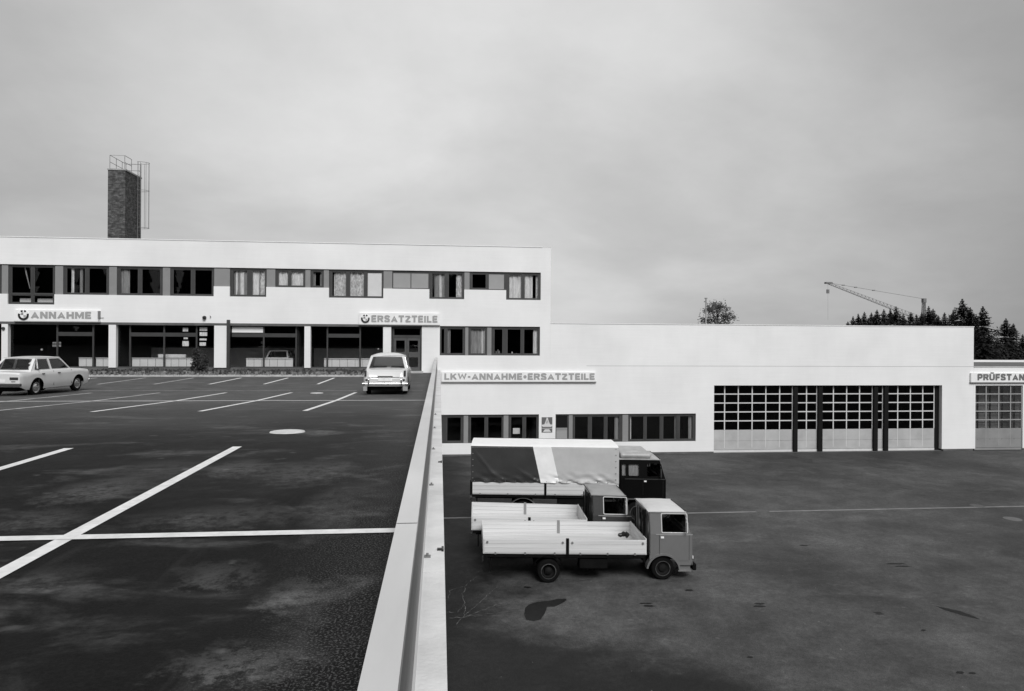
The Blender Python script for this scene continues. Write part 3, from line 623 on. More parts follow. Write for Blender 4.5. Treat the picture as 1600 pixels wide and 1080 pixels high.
def letters(root, s, x0, x1, z0, z1, Y, m, depth=.02, bold=.285):
    gap = .17; total = sum(GL[c][0]+gap for c in s)-gap; sx = (x1-x0)/total; sz = z1-z0; pen = 0; cache = {}
    for ch in s:
        w, lines = GL[ch]; o_x = x0+pen*sx; pen += w+gap
        mb = MB()
        for li, L in enumerate(lines):
            n = len(L); left, right = [], []; hb = bold/2
            for i, p in enumerate(L):
                p = Vector(p); d0 = (p-Vector(L[i-1])).normalized() if i else None; d1 = (Vector(L[i+1])-p).normalized() if i < n-1 else None
                d = ((d0 or d1)+(d1 or d0)).normalized(); q = Vector((-d.y, d.x)); k = hb/max(.42, q.dot(Vector((-(d0 or d1).y, (d0 or d1).x))))
                left.append(p+q*k); right.append(p-q*k)
            P = [(max(-.02, min(w+.02, a.x)), max(0, min(1.3, a.y)) if L[0][1] <= 1.05 else a.y) for a in left+right[::-1]]
            if ch in 'AWM' or ch in 'NKRZ': P = [(a, max(0, min(1.0, b))) for a, b in P]
            for i in range(n-1):
                qd = [P[i], P[i+1], P[2*n-2-i], P[2*n-1-i]]; mb.plate([(o_x+a*sx, z0+b*sz) for a, b in qd], [], XZ(Y-depth-.0012*li), depth)
        if True:
            o = mb.build('letter', m, root); rel(o, root)
def roundel(root, cx_, cz, r, Y):
    n = 40
    def arc(a0, a1, ro, ri, k=24):
        P = [(cx_+ro*math.cos(math.radians(a0+(a1-a0)*i/k)), cz+ro*math.sin(math.radians(a0+(a1-a0)*i/k))) for i in range(k+1)]
        if ri > 0: P += [(cx_+ri*math.cos(math.radians(a1+(a0-a1)*i/k)), cz+ri*math.sin(math.radians(a1+(a0-a1)*i/k))) for i in range(k+1)]
        return P
    e = BM(root, MB().plate(arc(0, 351, r, 0, 39), [], XZ(Y-.03), .03), 'emblem_disc', SIGNM)
    BM(root, MB().plate(arc(-198, 18, r, r*.62), [], XZ(Y-.042), .012), 'emblem_ring', BLACK)
    for a0, a1 in ((100, 125), (56, 80)): BM(root, MB().plate(arc(a0, a1, r*.98, r*.62, 6), [], XZ(Y-.042), .012), 'emblem_mark', BLACK)
    for a0 in (95, 275):
        BM(root, MB().plate(arc(a0, a0+80, r*.52, 0, 10)+[(cx_, cz)], [], XZ(Y-.040), .010), 'emblem_quadrant', SIGNG if a0 > 200 else PANEL)
def sign(px0, px1, py0, py1, text, tx0, tx1, tz, label, rd=None, m=LETM, yd=.14, bold=.045):
    yy = (py0+py1)/2; x0, x1 = fx(px0, yy, D-yd), fx(px1, yy, D-yd); pxm = (px0+min(px1, 1600))/2; z1_, z0_ = fz(pxm, py0, D-yd), fz(pxm, py1, D-yd)
    s = empty('wall_sign', ((x0+x1)/2, D, z0_)); tag(s, label, 'sign')
    BM(s, MB().box(x0, x1, D-yd, D-.001, z0_, z1_), 'sign_box', SIGNM)
    BM(s, MB().box(x0-.02, x1+.02, D-yd+.01, D-.002, z0_-.05, z0_-.001), 'bottom_trim', SIGNE)
    letters(s, text, fx(tx0, yy, D-yd), fx(tx1, yy, D-yd), tz[0], tz[1], D-yd, m)
    if rd: roundel(s, fx(rd[0], yy, D-yd), fz(rd[0], rd[1], D-yd), rd[2], D-yd)
    return s
sign(22, 155.5, 484.8, 502.2, 'ANNAHME', 48.5, 142.5, (fz(96, 497.8, 44.86), fz(96, 487.3, 44.86)), 'white sign box reading ANNAHME with round emblem, at far left', (37, 492.3, .31))
sign(561, 687, 489.5, 507.3, 'ERSATZTEILE', 580.5, 683.5, (fz(632, 503.6, 44.86), fz(632, 493.4, 44.86)), 'white sign box reading ERSATZTEILE with round emblem, above the door', (571, 498, .27))
sign(690, 931.5, 581.5, 596.5, 'LKW-ANNAHME+ERSATZTEILE', 694.5, 929, (fz(812, 593.3, 44.86), fz(812, 583.6, 44.86)), 'longest white sign box, reading LKW-ANNAHME+ERSATZTEILE, over the yard windows')
sign(1517.5, 1632, 583, 597.3, 'PRÜFSTAND', 1527.5, 1610, (fz(1565, 594.2, 44.86), fz(1565, 584.6, 44.86)), 'white sign box reading PRÜFSTAND at the right edge of the picture', m=LETD)
# ================================================================== planting bed, kerb, bush
tag(box('planting_bed', SOIL, None, -60, DX0-.2, 40.35, D+.06, -.5, .03), kind='structure')
tag(box('entrance_pavement', LOTM, None, DX0-.2, -.24, 40.2, D-.001, -.5, .0), kind='structure')
kb = empty('kerb', (-20, 40.25, 0)); tag(kb, kind='structure')
for i in range(52):
    a = DX0-.25-1.0*(i+1); B(kb, 'kerb_stone', KERB, a+.006, a+.994, 40.2+random.uniform(-.01, .01), 40.36, -.3, .07+random.uniform(-.008, .008))
B(kb, 'gravel_margin', mat('gravel_margin', .46, .9, .5, 9, .8, 30), -60, DX0-.21, 40.37, 41.5, -.3, .055)
mb = MB()
for i in range(5200):
    x = random.uniform(-34, DX0-.3); y = random.uniform(41.2, D-.05); h = random.uniform(.05, .20)*(1+.7*mnoise.noise(Vector((x*.9, y, 3))))
    a = random.uniform(0, 6.28); l = random.uniform(.03, .09); dx, dy = math.cos(a)*l, math.sin(a)*l; t = random.uniform(-.06, .06)
    mb.add([(x-dx, y-dy, .03+h*.4), (x+dx, y+dy, .03+h*.4), (x+dx+t, y+dy, .03+h), (x-dx*.3+t, y-dy, .03+h*1.2)], [(0, 1, 2, 3)])
tag(mb.build('ground_cover_plants', LEAF, normals=False), kind='stuff')
mb = MB()
for i in range(900):
    x = random.uniform(-34, DX0-.3); y = random.uniform(40.6, 42.2); h = random.uniform(.06, .22); a = random.uniform(0, 6.28); l = random.uniform(.03, .07); dx, dy = math.cos(a)*l, math.sin(a)*l
    mb.add([(x-dx, y-dy, .05), (x+dx, y+dy, .05), (x+dx*1.5, y+dy, .05+h), (x-dx, y-dy, .05+h*1.1)], [(0, 1, 2, 3)])
tag(mb.build('pale_bedding_plants', LEAFP, normals=False), kind='stuff')
def leafy(name, c, rx, ry, rz, n, ls, m, parent, shape=None):
    mb = MB(); rnd = random.Random(hash(name) % 99+int(c[0]*10))
    clumps = [(rnd.uniform(-1, 1), rnd.uniform(-1, 1), rnd.uniform(-1, 1)) for _ in range(26)]
    clumps = [q for q in clumps if q[0]**2+q[1]**2+q[2]**2 < 1] or clumps
    for i in range(n):
        q = rnd.choice(clumps); p = [q[k]*.78+rnd.gauss(0, .16) for k in range(3)]
        P0 = Vector((c[0]+p[0]*rx, c[1]+p[1]*ry, c[2]+p[2]*rz)); u = Vector((rnd.gauss(0, 1), rnd.gauss(0, 1), rnd.gauss(0, 1))).normalized(); v = u.orthogonal().normalized()
        s_ = ls*rnd.uniform(.6, 1.4)
        mb.add([P0-u*s_, P0+v*s_*.5, P0+u*s_, P0-v*s_*.5], [(0, 1, 2, 3)])
    return mb.build(name, m, parent, normals=False)
bx_, by_ = gnd(312, 583, 0.05); by_ = 42.3; bx_ = fx(312, 560, 42.3)
bs = empty('bush', (bx_, by_, .03)); tag(bs, 'dark upright bush against the showroom window beside the wide white pillar', 'bush')
rel(leafy('foliage', (bx_, by_, .75), .52, .45, .85, 2600, .06, mat('bush_leaf', .02, .7, .5, 2), bs), bs)
mb = MB()
for i in range(7): mb.tube((bx_+random.uniform(-.1, .1), by_, .0), (bx_+random.uniform(-.35, .35), by_+random.uniform(-.2, .2), random.uniform(1.1, 1.8)), .018, 5, .006)
BM(bs, mb, 'stems', BARK)
# ================================================================== manhole covers, channel, stains
def cover(px, py, r, lab, m=COVER, z=None):
    zz = z
    if zz is None:
        Yg = 20
        for _ in range(20): Xg, Yg = gnd(px, py, lot_z(Yg))
        zz = lot_z(Yg)
    Xg, Yg = gnd(px, py, zz)
    o = MB().lathe([(0, .014), (r*.86, .014), (r*.88, .008), (r*.9, .014), (r, .014), (r*1.03, .0)], (0, 0, 0), 'z', 28).build('manhole_cover', m); o.location = (Xg, Yg, zz); tag(o, lab, 'manhole cover', 'manhole covers'); return o
cover(449, 675.5, .29, 'pale round manhole cover in the open middle of the upper lot')
cover(495, 614.6, .24, 'small pale manhole cover beyond the stall lines, left of the small rounded car')
cover(1191, 799, .30, 'dark manhole cover on the channel line right of the trucks', COVERD, YZ)
cover(1527, 790.5, .30, 'dark manhole cover at the right end of the channel line', COVERD, YZ)
cover(1582, 811, .34, 'manhole cover with a paler rim just in front of the channel line at right edge', mat('manhole_worn', .10, .6, .3, 8), YZ)
chn = MB(); chn.box(.1, 60, 29.5, 29.66, YZ-.02, YZ+.004); c_ = chn.build('drainage_channel', mat('channel_concrete', .16, .8, .35, 2)); tag(c_, kind='structure')
def decal(pts, name, m, z):
    P = [gnd(x, y, z) for x, y in pts]; return P
def flat(pts_px, name, m, dz=.004):
    Q_ = []
    for a, b in zip(pts_px, pts_px[1:]+pts_px[:1]):
        L = math.hypot(b[0]-a[0], b[1]-a[1]); k = max(1, int(L/1.6))
        for i in range(k): t = i/k; Q_.append((a[0]+(b[0]-a[0])*t+random.uniform(-.35, .35)*min(1, L/4), a[1]+(b[1]-a[1])*t+random.uniform(-.22, .22)*min(1, L/4)))
    P = [gnd(x, y, YZ) for x, y in Q_]
    o = MB().plate(P, [], lambda u, v, d: (u, v, YZ+dz-d), .003).build(name, m, yard); return o
yard = bpy.data.objects['yard']
flat([(819, 960), (820, 951), (826, 945), (838, 941), (852, 939.5), (862, 938.5), (870, 936), (884, 935.5), (885.5, 938), (878, 943), (866, 948), (855, 948.5), (851.5, 958), (845, 968), (834, 970.5), (822, 968.5)], 'oil_stain', STAIN)
for (x, y, w_, h_) in ((1014, 947, 9, 1.6), (1009, 943, 11, 1), (1187, 943.5, 9, 1.5), (1187, 947.5, 10, 1.6), (1077, 922.5, 7, 1.6), (824, 918, 6, 1.6), (1443, 985, 4, 1.4), (1500, 1051, 7, 2), (1519, 1052, 6, 1.6), (1374, 959.5, 7, 1), (1371, 957, 7, .8), (1172, 1027, 5, 1.4), (1400, 881, 16, 1.0), (1411, 885, 13, 1.0), (1256, 852.5, 7, .9)):
    flat([(x-w_, y), (x-w_*.6, y-h_), (x+w_*.5, y-h_*.8), (x+w_, y+h_*.2), (x+w_*.4, y+h_), (x-w_*.7, y+h_*.7)], 'dark_spot', STAIN)
flat([(1462, 947), (1500, 955), (1524, 964), (1531, 968), (1505, 962), (1475, 953)], 'dark_spot', STAIN)
# dried run-off lines fanning out from the foot of the wall
mb = MB()
def ribbon(pts, w):
    for i, (a, b) in enumerate(zip(pts, pts[1:])):
        A, B_ = Vector(gnd(*a, YZ)), Vector(gnd(*b, YZ)); d = (B_-A).normalized(); q = Vector((-d.y, d.x))*w*.6*(1-.6*i/len(pts))*random.uniform(.3, 1.5)
        mb.add([(A.x-q.x, A.y-q.y, YZ+.005), (B_.x-q.x*.8, B_.y-q.y*.8, YZ+.005), (B_.x+q.x*.8, B_.y+q.y*.8, YZ+.005), (A.x+q.x, A.y+q.y, YZ+.005)], [(0, 1, 2, 3)])
def wig(p0, pts, w, n=5):
    P = [p0]+pts; out_ = []
    for a, b in zip(P, P[1:]):
        for i in range(n): t = i/n; out_.append((a[0]+(b[0]-a[0])*t+random.uniform(-1.8, 1.8), a[1]+(b[1]-a[1])*t+random.uniform(-.9, .9)))
    ribbon(out_+[P[-1]], w)
wig((702, 966), [(724, 965), (748, 956), (775, 946), (805, 939), (845, 938), (870, 936)], .022)
wig((724, 965), [(735, 955), (752, 938), (768, 925), (780, 914), (818, 916), (828, 911)], .02)
wig((712, 975), [(726, 962), (726, 945), (723, 928), (728, 915), (736, 907), (748, 900)], .02)
wig((698, 957), [(713, 957), (722, 950), (728, 942)], .02); wig((700, 935), [(702, 924), (712, 919), (724, 917)], .015)
wig((730, 963), [(760, 960), (800, 955), (820, 953)], .015); wig((740, 963), [(790, 962), (822, 961)], .012)
tag(mb.build('run_off_streaks', STREAK, yard, normals=False), kind='stuff')
# ================================================================== chimney
cx0 = fx(168.3, 330, 50); cx1 = fx(195.5, 330, 50); cxr = cx1; ctop = fz(182, 266, 50); chd = 2.55
ch = empty('brick_chimney', (cx0, 50, ROOF-.3)); tag(ch, 'tall dark brick chimney with roof railing behind the office roof', 'chimney')
cb0 = ROOF-.3
BM(ch, MB().box(cx0, cx1, 50, 50+chd, cb0, ctop), 'shaft', BRICK); B(ch, 'cap_slab', CONC2, cx0-.04, cx1+.04, 49.96, 50+chd+.04, ctop, ctop+.1)
rt = ctop+.1; mb = MB(); r = .018
for y in (50.05, 51.0, 51.9):
    mb.tube((cx0+.1, y, rt), (cx0+.1, y, rt+.92), r, 6)
for y in (50.05, 51.1): mb.tube((cx1-.06, y, rt), (cx1-.06, y, rt+.92), r, 6)
for z in (.46, .92):
    mb.tube((cx0+.1, 50.05, rt+z), (cx0+.1, 50+chd-.05, rt+z), r, 6); mb.tube((cx1-.06, 50.05, rt+z), (cx1-.06, 51.1, rt+z), r, 6)
    mb.tube((cx0+.1, 50+chd-.05, rt+z), (cx1-.06, 50+chd-.05, rt+z), r, 6)
mb.tube((cx0+.1, 50.05, rt+.92), (cx1-.06, 50.05, rt+.92), r*.6, 6)
mb.tube((cx0+.1, 50+chd-.05, rt), (cx0+.1, 50+chd-.05, rt+.92), r, 6); mb.tube((cx1-.06, 50+chd-.05, rt), (cx1-.06, 50+chd-.05, rt+.92), r, 6)
BM(ch, mb, 'top_railing', METAL)
lx = cx1+.08; mb = MB(); ly0, ly1 = 50+chd-.75, 50+chd-.25
for y in (ly0, ly1): mb.tube((lx, y, cb0), (lx, y, rt+.95), .024, 6)
z = cb0+.2
while z < rt+.6: mb.tube((lx, ly0, z), (lx, ly1, z), .012, 5); z += .28
for z in (rt-1.0, rt-3.6, rt-5.4): 
    for y in (ly0, ly1): mb.tube((cx1-.02, y, z), (lx, y, z), .015, 5)
BM(ch, mb, 'ladder', METAL)
mb = MB(); cyc = (ly0+ly1)/2; rr = .38
hoop = lambda z: [(lx+rr*math.sin(math.radians(a))*1.75, cyc+rr*math.cos(math.radians(a)), z) for a in range(0, 181, 18)]
for z in (rt+.93, rt-1.05, rt-3.7): mb.path(hoop(z), .015, 5)
for a in (18, 54, 90, 126, 162): 
    q = (lx+rr*math.sin(math.radians(a))*1.75, cyc+rr*math.cos(math.radians(a))); mb.tube((q[0], q[1], rt-3.7), (q[0], q[1], rt+.93), .013, 5)
BM(ch, mb, 'safety_cage', METAL)
# ================================================================== vehicles
def wheel(root, x, y, R, w, side, rim=RIM, hub=True, capm=None):
    """side -1: outer face towards -y"""
    t = MB().lathe([(R*.62, -w/2), (R*.9, -w/2), (R*.98, -w*.38), (R, -w*.2), (R, w*.2), (R*.98, w*.38), (R*.9, w/2), (R*.62, w/2)], (0, 0, 0), 'y', 32).build('wheel', RUBBER, root)
    t.location = (x, y, R)
    o = side*w*.5
    prof = [(R*.64, o*.9), (R*.60, o*.98), (R*.55, o*.55), (R*.36, o*.35), (R*.30, o*.8), (R*.12, o*.95), (0.0, o*.97)] if capm is None else [(R*.64, o*.9), (R*.6, o*.98), (R*.5, o*.8), (R*.45, o*1.0), (R*.2, o*1.16), (0.0, o*1.2)]
    MB().lathe(prof, (0, 0, 0), 'y', 24).build('rim', capm or rim, t)
    MB().lathe([(R*.645, o*.93), (R*.66, o*1.0), (R*.60, o*1.01)], (0, 0, 0), 'y', 24).build('rim_edge', CHROME if capm else RIME, t)
    return t
def arc_pts(cx_, cz, R, a0, a1, n): return [(cx_+R*math.cos(math.radians(a0+(a1-a0)*i/n)), cz+R*math.sin(math.radians(a0+(a1-a0)*i/n))) for i in range(n+1)]
def truck(name, loc, rz, rake, bed, cabx, cabl, cabh, w, wc, R, xr, xf, bz, bh, paint, roofm, label, split, dims=None, tarp=False, hexarch=False, archtrim=None):
    root = empty(name, loc, rz); tag(root, label, 'truck', 'trucks parked below the wall')
    T = lambda x, y, z: (x, y, z+rake*(bed*.55-x))
    def mk(): m_ = MB(); m_.T = T; return m_
    hw, hc = w/2, wc/2
    for s in (-1, 1):
        wheel(root, xf, s*(hc-.14), R, .21, s); wheel(root, xr, s*(hw-.26), R, .42, s)
    m_ = mk()
    for s in (-1, 1): m_.box(.15, cabx+cabl-.1, s*.38-.04, s*.38+.04, bz-.36, bz-.16)
    for x in (.2, 1.2, xr-.4, xr+.4, 3.2, bed-.4): m_.box(x, x+.07, -.34, .34, bz-.34, bz-.18)
    m_.box(.05, bed-.05, -hw+.06, hw-.06, bz-.15, bz-.03)
    for s in (-1, 1): m_.box(.25, bed-.3, s*(hw-.35)-.04, s*(hw-.35)+.04, bz-.2, bz-.15)
    m_.build('chassis_frame', DARK, root)
    m_ = MB(); m_.tube((xr, -hw+.2, R), (xr, hw-.2, R), .08); m_.lathe([(0, -.16), (.17, -.1), (.19, 0), (.17, .1), (0, .16)], (xr, 0, R), 'y', 14); m_.build('rear_axle', DARK, root)
    MB().tube((xf, -hc+.2, R), (xf, hc-.2, R), .06).build('front_axle', DARK, root)
    m_ = mk(); m_.box(3.0*bed/5.1, 3.9*bed/5.1, -hw+.12, -hw+.5, bz-.52, bz-.18); m_.build('fuel_tank', DARK, root, bevel=.04)
    m_ = mk(); m_.box(.9, 1.35, hw-.5, hw-.15, bz-.5, bz-.2); m_.build('battery_box', DARK, root)
    for s in (-1, 1):                                     # rear mudguards
        P = arc_pts(xr, R, R+.12, 20, 160, 12); secs = [[T(p[0], s*(hw-.48), p[1]), T(p[0], s*(hw-.03), p[1])] for p in P]
        MB().loft(secs, cap=False).build('mudguard', METAL if tarp else DARK, root)
        mk().box(-.02, .02, s*(hw-.35)-.1, s*(hw-.35)+.1, bz-.34, bz-.22).build('tail_light', LAMP, root)
        mk().box(.22, .26, s*(hw-.3)-.18, s*(hw-.3)+.18, bz-.62, bz-.22).build('mud_flap', RUBBER, root)
    mk().box(.0, bed, -hw+.02, hw-.02, bz-.03, bz+.02).build('load_floor', FLOORW, root)
    sx_ = [(.03, split-.05), (split+.05, bed-.03)]
    npk = 3
    for s in (-1, 1):
        for a, b in sx_:
            y0_, y1_ = (s*hw-.0, s*hw-s*.03)
            fr = mk().plate(rect(a, b, bz+.0, bz+bh), [rect(a+.02, b-.02, bz+.018, bz+bh-.018)], lambda u, v, d, s=s: (u, s*(hw-.005)-s*d, v), .03).build('side_board', ALU, root)
            ph = (bh-.03)/npk
            for k in range(npk):
                m_ = mk(); m_.box(a+.012, b-.012, min(s*(hw-.0), s*(hw-.028)), max(s*(hw-.0), s*(hw-.028)), bz+.016+ph*k+.004, bz+.016+ph*(k+1)-.004); m_.build('plank', ALU, fr, bevel=.004)
            for x in (a+.35, (a+b)/2, b-.35):
                mk().box(x-.025, x+.025, min(s*hw, s*(hw+.02)), max(s*hw, s*(hw+.02)), bz-.04, bz+.03).build('hinge', METAL, fr)
            if not tarp:
                for x in (a+.1, b-.1): mk().tube((x, s*(hw-.01), bz+bh*.78), (x, s*(hw+.03), bz+bh*.78), .035, 10).build('latch', METAL, fr)
        mk().box(split-.045, split+.045, min(s*(hw-.04), s*(hw+.012)), max(s*(hw-.04), s*(hw+.012)), bz-.05, bz+bh+.03).build('stake_post', DARK if s < 0 else PANEL, root)
    for x0_, x1_, nm, hh in ((0, .03, 'tail_board', bh), (bed-.03, bed, 'head_board', bh+.03)):
        fr = mk().box(x0_, x1_, -hw+.035, hw-.035, bz+.02, bz+.03).build(nm, ALU, root)
        for k in range(npk):
            ph = (hh-.02)/npk; mk().box(x0_, x1_, -hw+.035, hw-.035, bz+.03+ph*k+.004, bz+.03+ph*(k+1)-.004).build('plank', ALU, fr, bevel=.004)
    # ---- cab
    x0_, x1_ = cabx, cabx+cabl; zb = .55 if not tarp else .62; belt = cabh*.668 if not tarp else cabh*.69; top = cabh-.05
    ar = R+.13; ins = .10; noser = .07; ins = .10 if tarp else .17
    def sy(z, s): return s*(hc - max(0, z-belt)*ins)
    def xfront(z): return x1_-.02-(max(0, z-belt)*.30) - max(0, belt-z)*.0
    for s in (-1, 1):
        if hexarch: A = [(xf+ar*1.15, zb), (xf+ar*.62, R+ar*.98), (xf-ar*.62, R+ar*.98), (xf-ar*1.15, zb)]
        else: A = [p for p in arc_pts(xf, R, ar, 0, 180, 16) if p[1] > zb-.05]; A[0] = (A[0][0], zb); A[-1] = (max(A[-1][0], x0_+.02), zb)
        outer = [(x0_, belt), (x0_, zb+.05)]
        if A[-1][0] > x0_+.04: outer += [(A[-1][0], zb+.0)]
        outer += A[::-1][1:]+[(x1_-.05, zb), (x1_, zb+.2), (x1_, belt)]
        mk().plate(outer[::1], [], lambda u, v, d, s=s: (u, s*(hc-d), v), .03).build('cab_side', paint, root)
        win = rrect(x0_+(.40 if not tarp else .62)*1, xfront(belt+.1)-.12, belt+.06, top-.08, .04)
        if tarp: wins = [rrect(x0_+.08, x0_+.24, belt+.12, top-.22, .03), rrect(x0_+.36, x0_+.78, belt+.12, top-.22, .03), rrect(x0_+1.12, xfront(belt+.2)-.10, belt+.10, top-.18, .05)]
        else: wins = [win]
        up = [(x0_, belt), (x1_-.03, belt), (xfront(top), top), (x0_, top)]
        fn = lambda u, v, d, s=s: (u, sy(v, s)-s*d, v)
        cs = mk().plate(up, wins, fn, .03).build('cab_upper_side', paint, root)
        for wl in wins:
            xs_ = [p[0] for p in wl]; zs_ = [p[1] for p in wl]
            mk().plate(wl, [], lambda u, v, d, s=s: (u, sy(v, s)-s*(.012+d), v), .005).build('side_window', CARGLASS, root)
        if not tarp:
            a, b, c, d_ = min(p[0] for p in win), max(p[0] for p in win), min(p[1] for p in win), max(p[1] for p in win)
            mk().plate(rrect(a-.022, b+.022, c-.022, d_+.022, .05), [rrect(a+.004, b-.004, c+.004, d_-.004, .036)], lambda u, v, d, s=s: (u, sy(v, s)+s*(.012-d), v), .012).build('window_trim', TRIM, root)
            mk().box(b-.07, b-.055, min(sy(belt, s), sy(belt, s)-s*.02), max(sy(belt, s), sy(belt, s)-s*.02), c, d_).build('quarter_light_bar', METAL, root)
        # door skin stands proud with a dark gap round it
        dx0 = x0_+.32; dx1 = x1_-.12
        if tarp: dx0 = x0_+.95
        A2 = [(dx0, belt-.03), (dx0, max(zb+.35, R+ar*.9) if not hexarch else zb+.62)]
        if not hexarch:
            A2 += [p for p in arc_pts(xf, R, ar+.05, 160, 0, 14) if dx0+.02 < p[0] < dx1-.02 and p[1] > zb+.12]
        else: A2 += [(xf+ar*.70, R+ar*1.02), (xf+ar*1.1, zb+.2)]
        last = A2[-1][0]; A2 += [(max(last, dx0+.3)+.03, zb+.14), (dx1, zb+.14), (dx1, belt-.03)]
        mk().plate(A2, [], lambda u, v, d, s=s: (u, s*(hc+.016-d), v), .012).build('door_seam_rubber', DARK, root) if False else None
        dr = mk().plate(A2, [], lambda u, v, d, s=s: (u, s*(hc+.010-d), v), .010).build('door', paint, root, bevel=.004)
        mk().plate([(p[0], p[1]) for p in [(dx0-.012, belt-.02), (dx0-.012, A2[1][1]), (dx0-.002, A2[1][1]), (dx0-.002, belt-.02)]], [], lambda u, v, d, s=s: (u, s*(hc+.003-d), v), .003).build('door_gap', BLACK, dr)
        mk().plate(rect(dx1+.002, dx1+.014, zb+.16, belt-.02), [], lambda u, v, d, s=s: (u, s*(hc+.003-d), v), .003).build('door_gap', BLACK, dr)
        mk().box(dx0+.03, dx0+.13, min(s*(hc+.01), s*(hc+.035)), max(s*(hc+.01), s*(hc+.035)), belt-.12, belt-.065).build('door_handle', SIGNM, dr)
        mk().box(x0_+.2, x1_-.01, min(s*(hc), s*(hc+.012)), max(s*(hc), s*(hc+.012)), belt-.018, belt+.004).build('belt_trim', PANEL2 if not tarp else FRAME, root)
        # mirror
        m_ = mk(); mx = xfront(belt+.3)-.12; my = s*(hc+.06); m_.path([(mx+.05, s*(hc-.02), belt+.05), (mx, my+s*.05, belt+.06), (mx, my+s*.05, belt+.5), (mx+.02, s*(hc-.06), belt+.52)], .010, 6); m_.box(mx-.015, mx+.02, my-.0 if s > 0 else my-.13, my+.13 if s > 0 else my, belt+.12, belt+.42); m_.build('mirror', TRIM if not tarp else FRAME, root)
        # arch trim
        P = arc_pts(xf, R, ar+.0, 0, 180, 20) if not hexarch else [(xf+ar*1.17, zb), (xf+ar*.63, R+ar), (xf-ar*.63, R+ar), (xf-ar*1.17, zb)]
        P = [p for p in P if p[1] >= zb-.12]
        secs = []
        for p in P:
            q = Vector((p[0]-xf, p[1]-R)).normalized()*.055
            secs.append([T(p[0], s*(hc-.2), p[1]), T(p[0], s*(hc+.05), p[1]), T(p[0]+q.x, s*(hc+.05), p[1]+q.y), T(p[0]+q.x, s*(hc-.2), p[1]+q.y)])
        MB().loft(secs, closed=True, smooth=False).build('front_mudguard', archtrim or paint, root)
        mk().box(x1_-.02, x1_+.02, min(s*(hc-.03), s*(hc+.035)), max(s*(hc-.03), s*(hc+.035)), zb+.22, zb+.30).build('turn_signal', TRIM, root)
        mk().box(x1_-.01, x1_+.03, min(s*(hc-.4), s*(hc-.14)), max(s*(hc-.4), s*(hc-.14)), zb+.12, zb+.34).build('headlight', CARGLASS if False else RAD, root, bevel=.02)
        mk().box(xf+ar*.98, x1_-.04, min(s*(hc-.3), s*(hc+.0)), max(s*(hc-.3), s*(hc+.0)), zb-.20, zb-.16).build('cab_step', METAL, root)
        mk().box(xf+ar+.02, x1_-.06, min(s*(hc-.06), s*(hc-.09)), max(s*(hc-.06), s*(hc-.09)), zb-.17, zb+.02).build('step_apron', paint, root)
    # front, rear
    mk().plate(rect(-hc, hc, zb, belt), [], lambda u, v, d: (x1_+.004-d, u, v), .03).build('front_panel', paint, root, bevel=.01)
    for k in range(5): mk().box(x1_+.005, x1_+.014, -.55, .55, zb+.1+.07*k, zb+.13+.07*k).build('grille_slat', METAL, root)
    fnf = lambda u, v, d: (xfront(v)-d, u*(1-(v-belt)*ins/hc), v)
    mk().plate(rect(-hc, hc, belt, top), [rrect(-hc+.1, hc-.1, belt+.06, top-.1, .08)], fnf, .03).build('windscreen_frame', paint, root)
    mk().plate(rrect(-hc+.09, hc-.09, belt+.05, top-.09, .08), [], lambda u, v, d: (xfront(v)-.015-d, u*(1-(v-belt)*ins/hc), v), .005).build('windscreen', CARGLASS, root)
    for yy in (-.4, .35): mk().tube((xfront(belt+.06)+.02, yy, belt+.05), (xfront(belt+.4)+.02, yy+.3, belt+.40), .008, 5).build('wiper', BLACK, root)
    fnr = lambda u, v, d: (x0_+d, u*(1-max(0, v-belt)*ins/hc), v)
    mk().plate([(-hc, zb+.3), (hc, zb+.3), (hc, belt), (hc*(1-.0), belt), (hc, top), (-hc, top), (-hc, belt)], [rrect(-.45, .45, belt+.15, top-.15, .05)] if not tarp else [], fnr, .03).build('cab_rear_wall', paint, root)
    for yy in (-.6, 0, .6): mk().box(x0_-.035, x0_-.004, yy-.03, yy+.03, zb+.4, top-.15).build('rear_rib', paint, root)
    # roof: crowned loft with gutter lip
    secs = []; xs_ = [x0_-.05, x0_+.0, x0_+.12, x0_+cabl*.35, x0_+cabl*.62, xfront(top)-.12, xfront(top)+.0, xfront(top)+.06]
    hs_ = [-.03, .04, .08, .105, .10, .065, .02, -.07]; tw = hc-(top-belt)*ins+.025
    for x, h in zip(xs_, hs_):
        row = []
        for i in range(13):
            t = -1+2*i/12; row.append(T(x, tw*t, top+h*(1-abs(t)**3.2)+.0))
        secs.append(row)
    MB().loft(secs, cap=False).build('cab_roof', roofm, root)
    secs2 = [[T(x, -tw, top-.001), T(x, tw, top-.001)] for x in xs_]; MB().loft(secs2, cap=False).build('roof_lining', DARK, root)
    for s in (-1, 1): mk().box(x0_-.04, xfront(top)+.04, min(s*tw, s*(tw+.02)), max(s*tw, s*(tw+.02)), top-.03, top+.0).build('roof_gutter', roofm, root)
    mk().box(x1_, x1_+.13, -hc-.0, hc+.0, zb-.17, zb+.04).build('bumper', DARK, root, bevel=.03)
    # interior
    mk().box(x0_+.03, x1_-.05, -hc+.04, hc-.04, zb+.36, zb+.42).build('cab_floor', DARK, root)
    for yy in (-.5, .5): mk().box(x0_+.12, x0_+.65, yy-.28, yy+.28, zb+.42, belt-.12).box(x0_+.08, x0_+.22, yy-.26, yy+.26, belt-.12, belt+.26 if not tarp else belt+.1).build('seat', SEAT, root, bevel=.04)
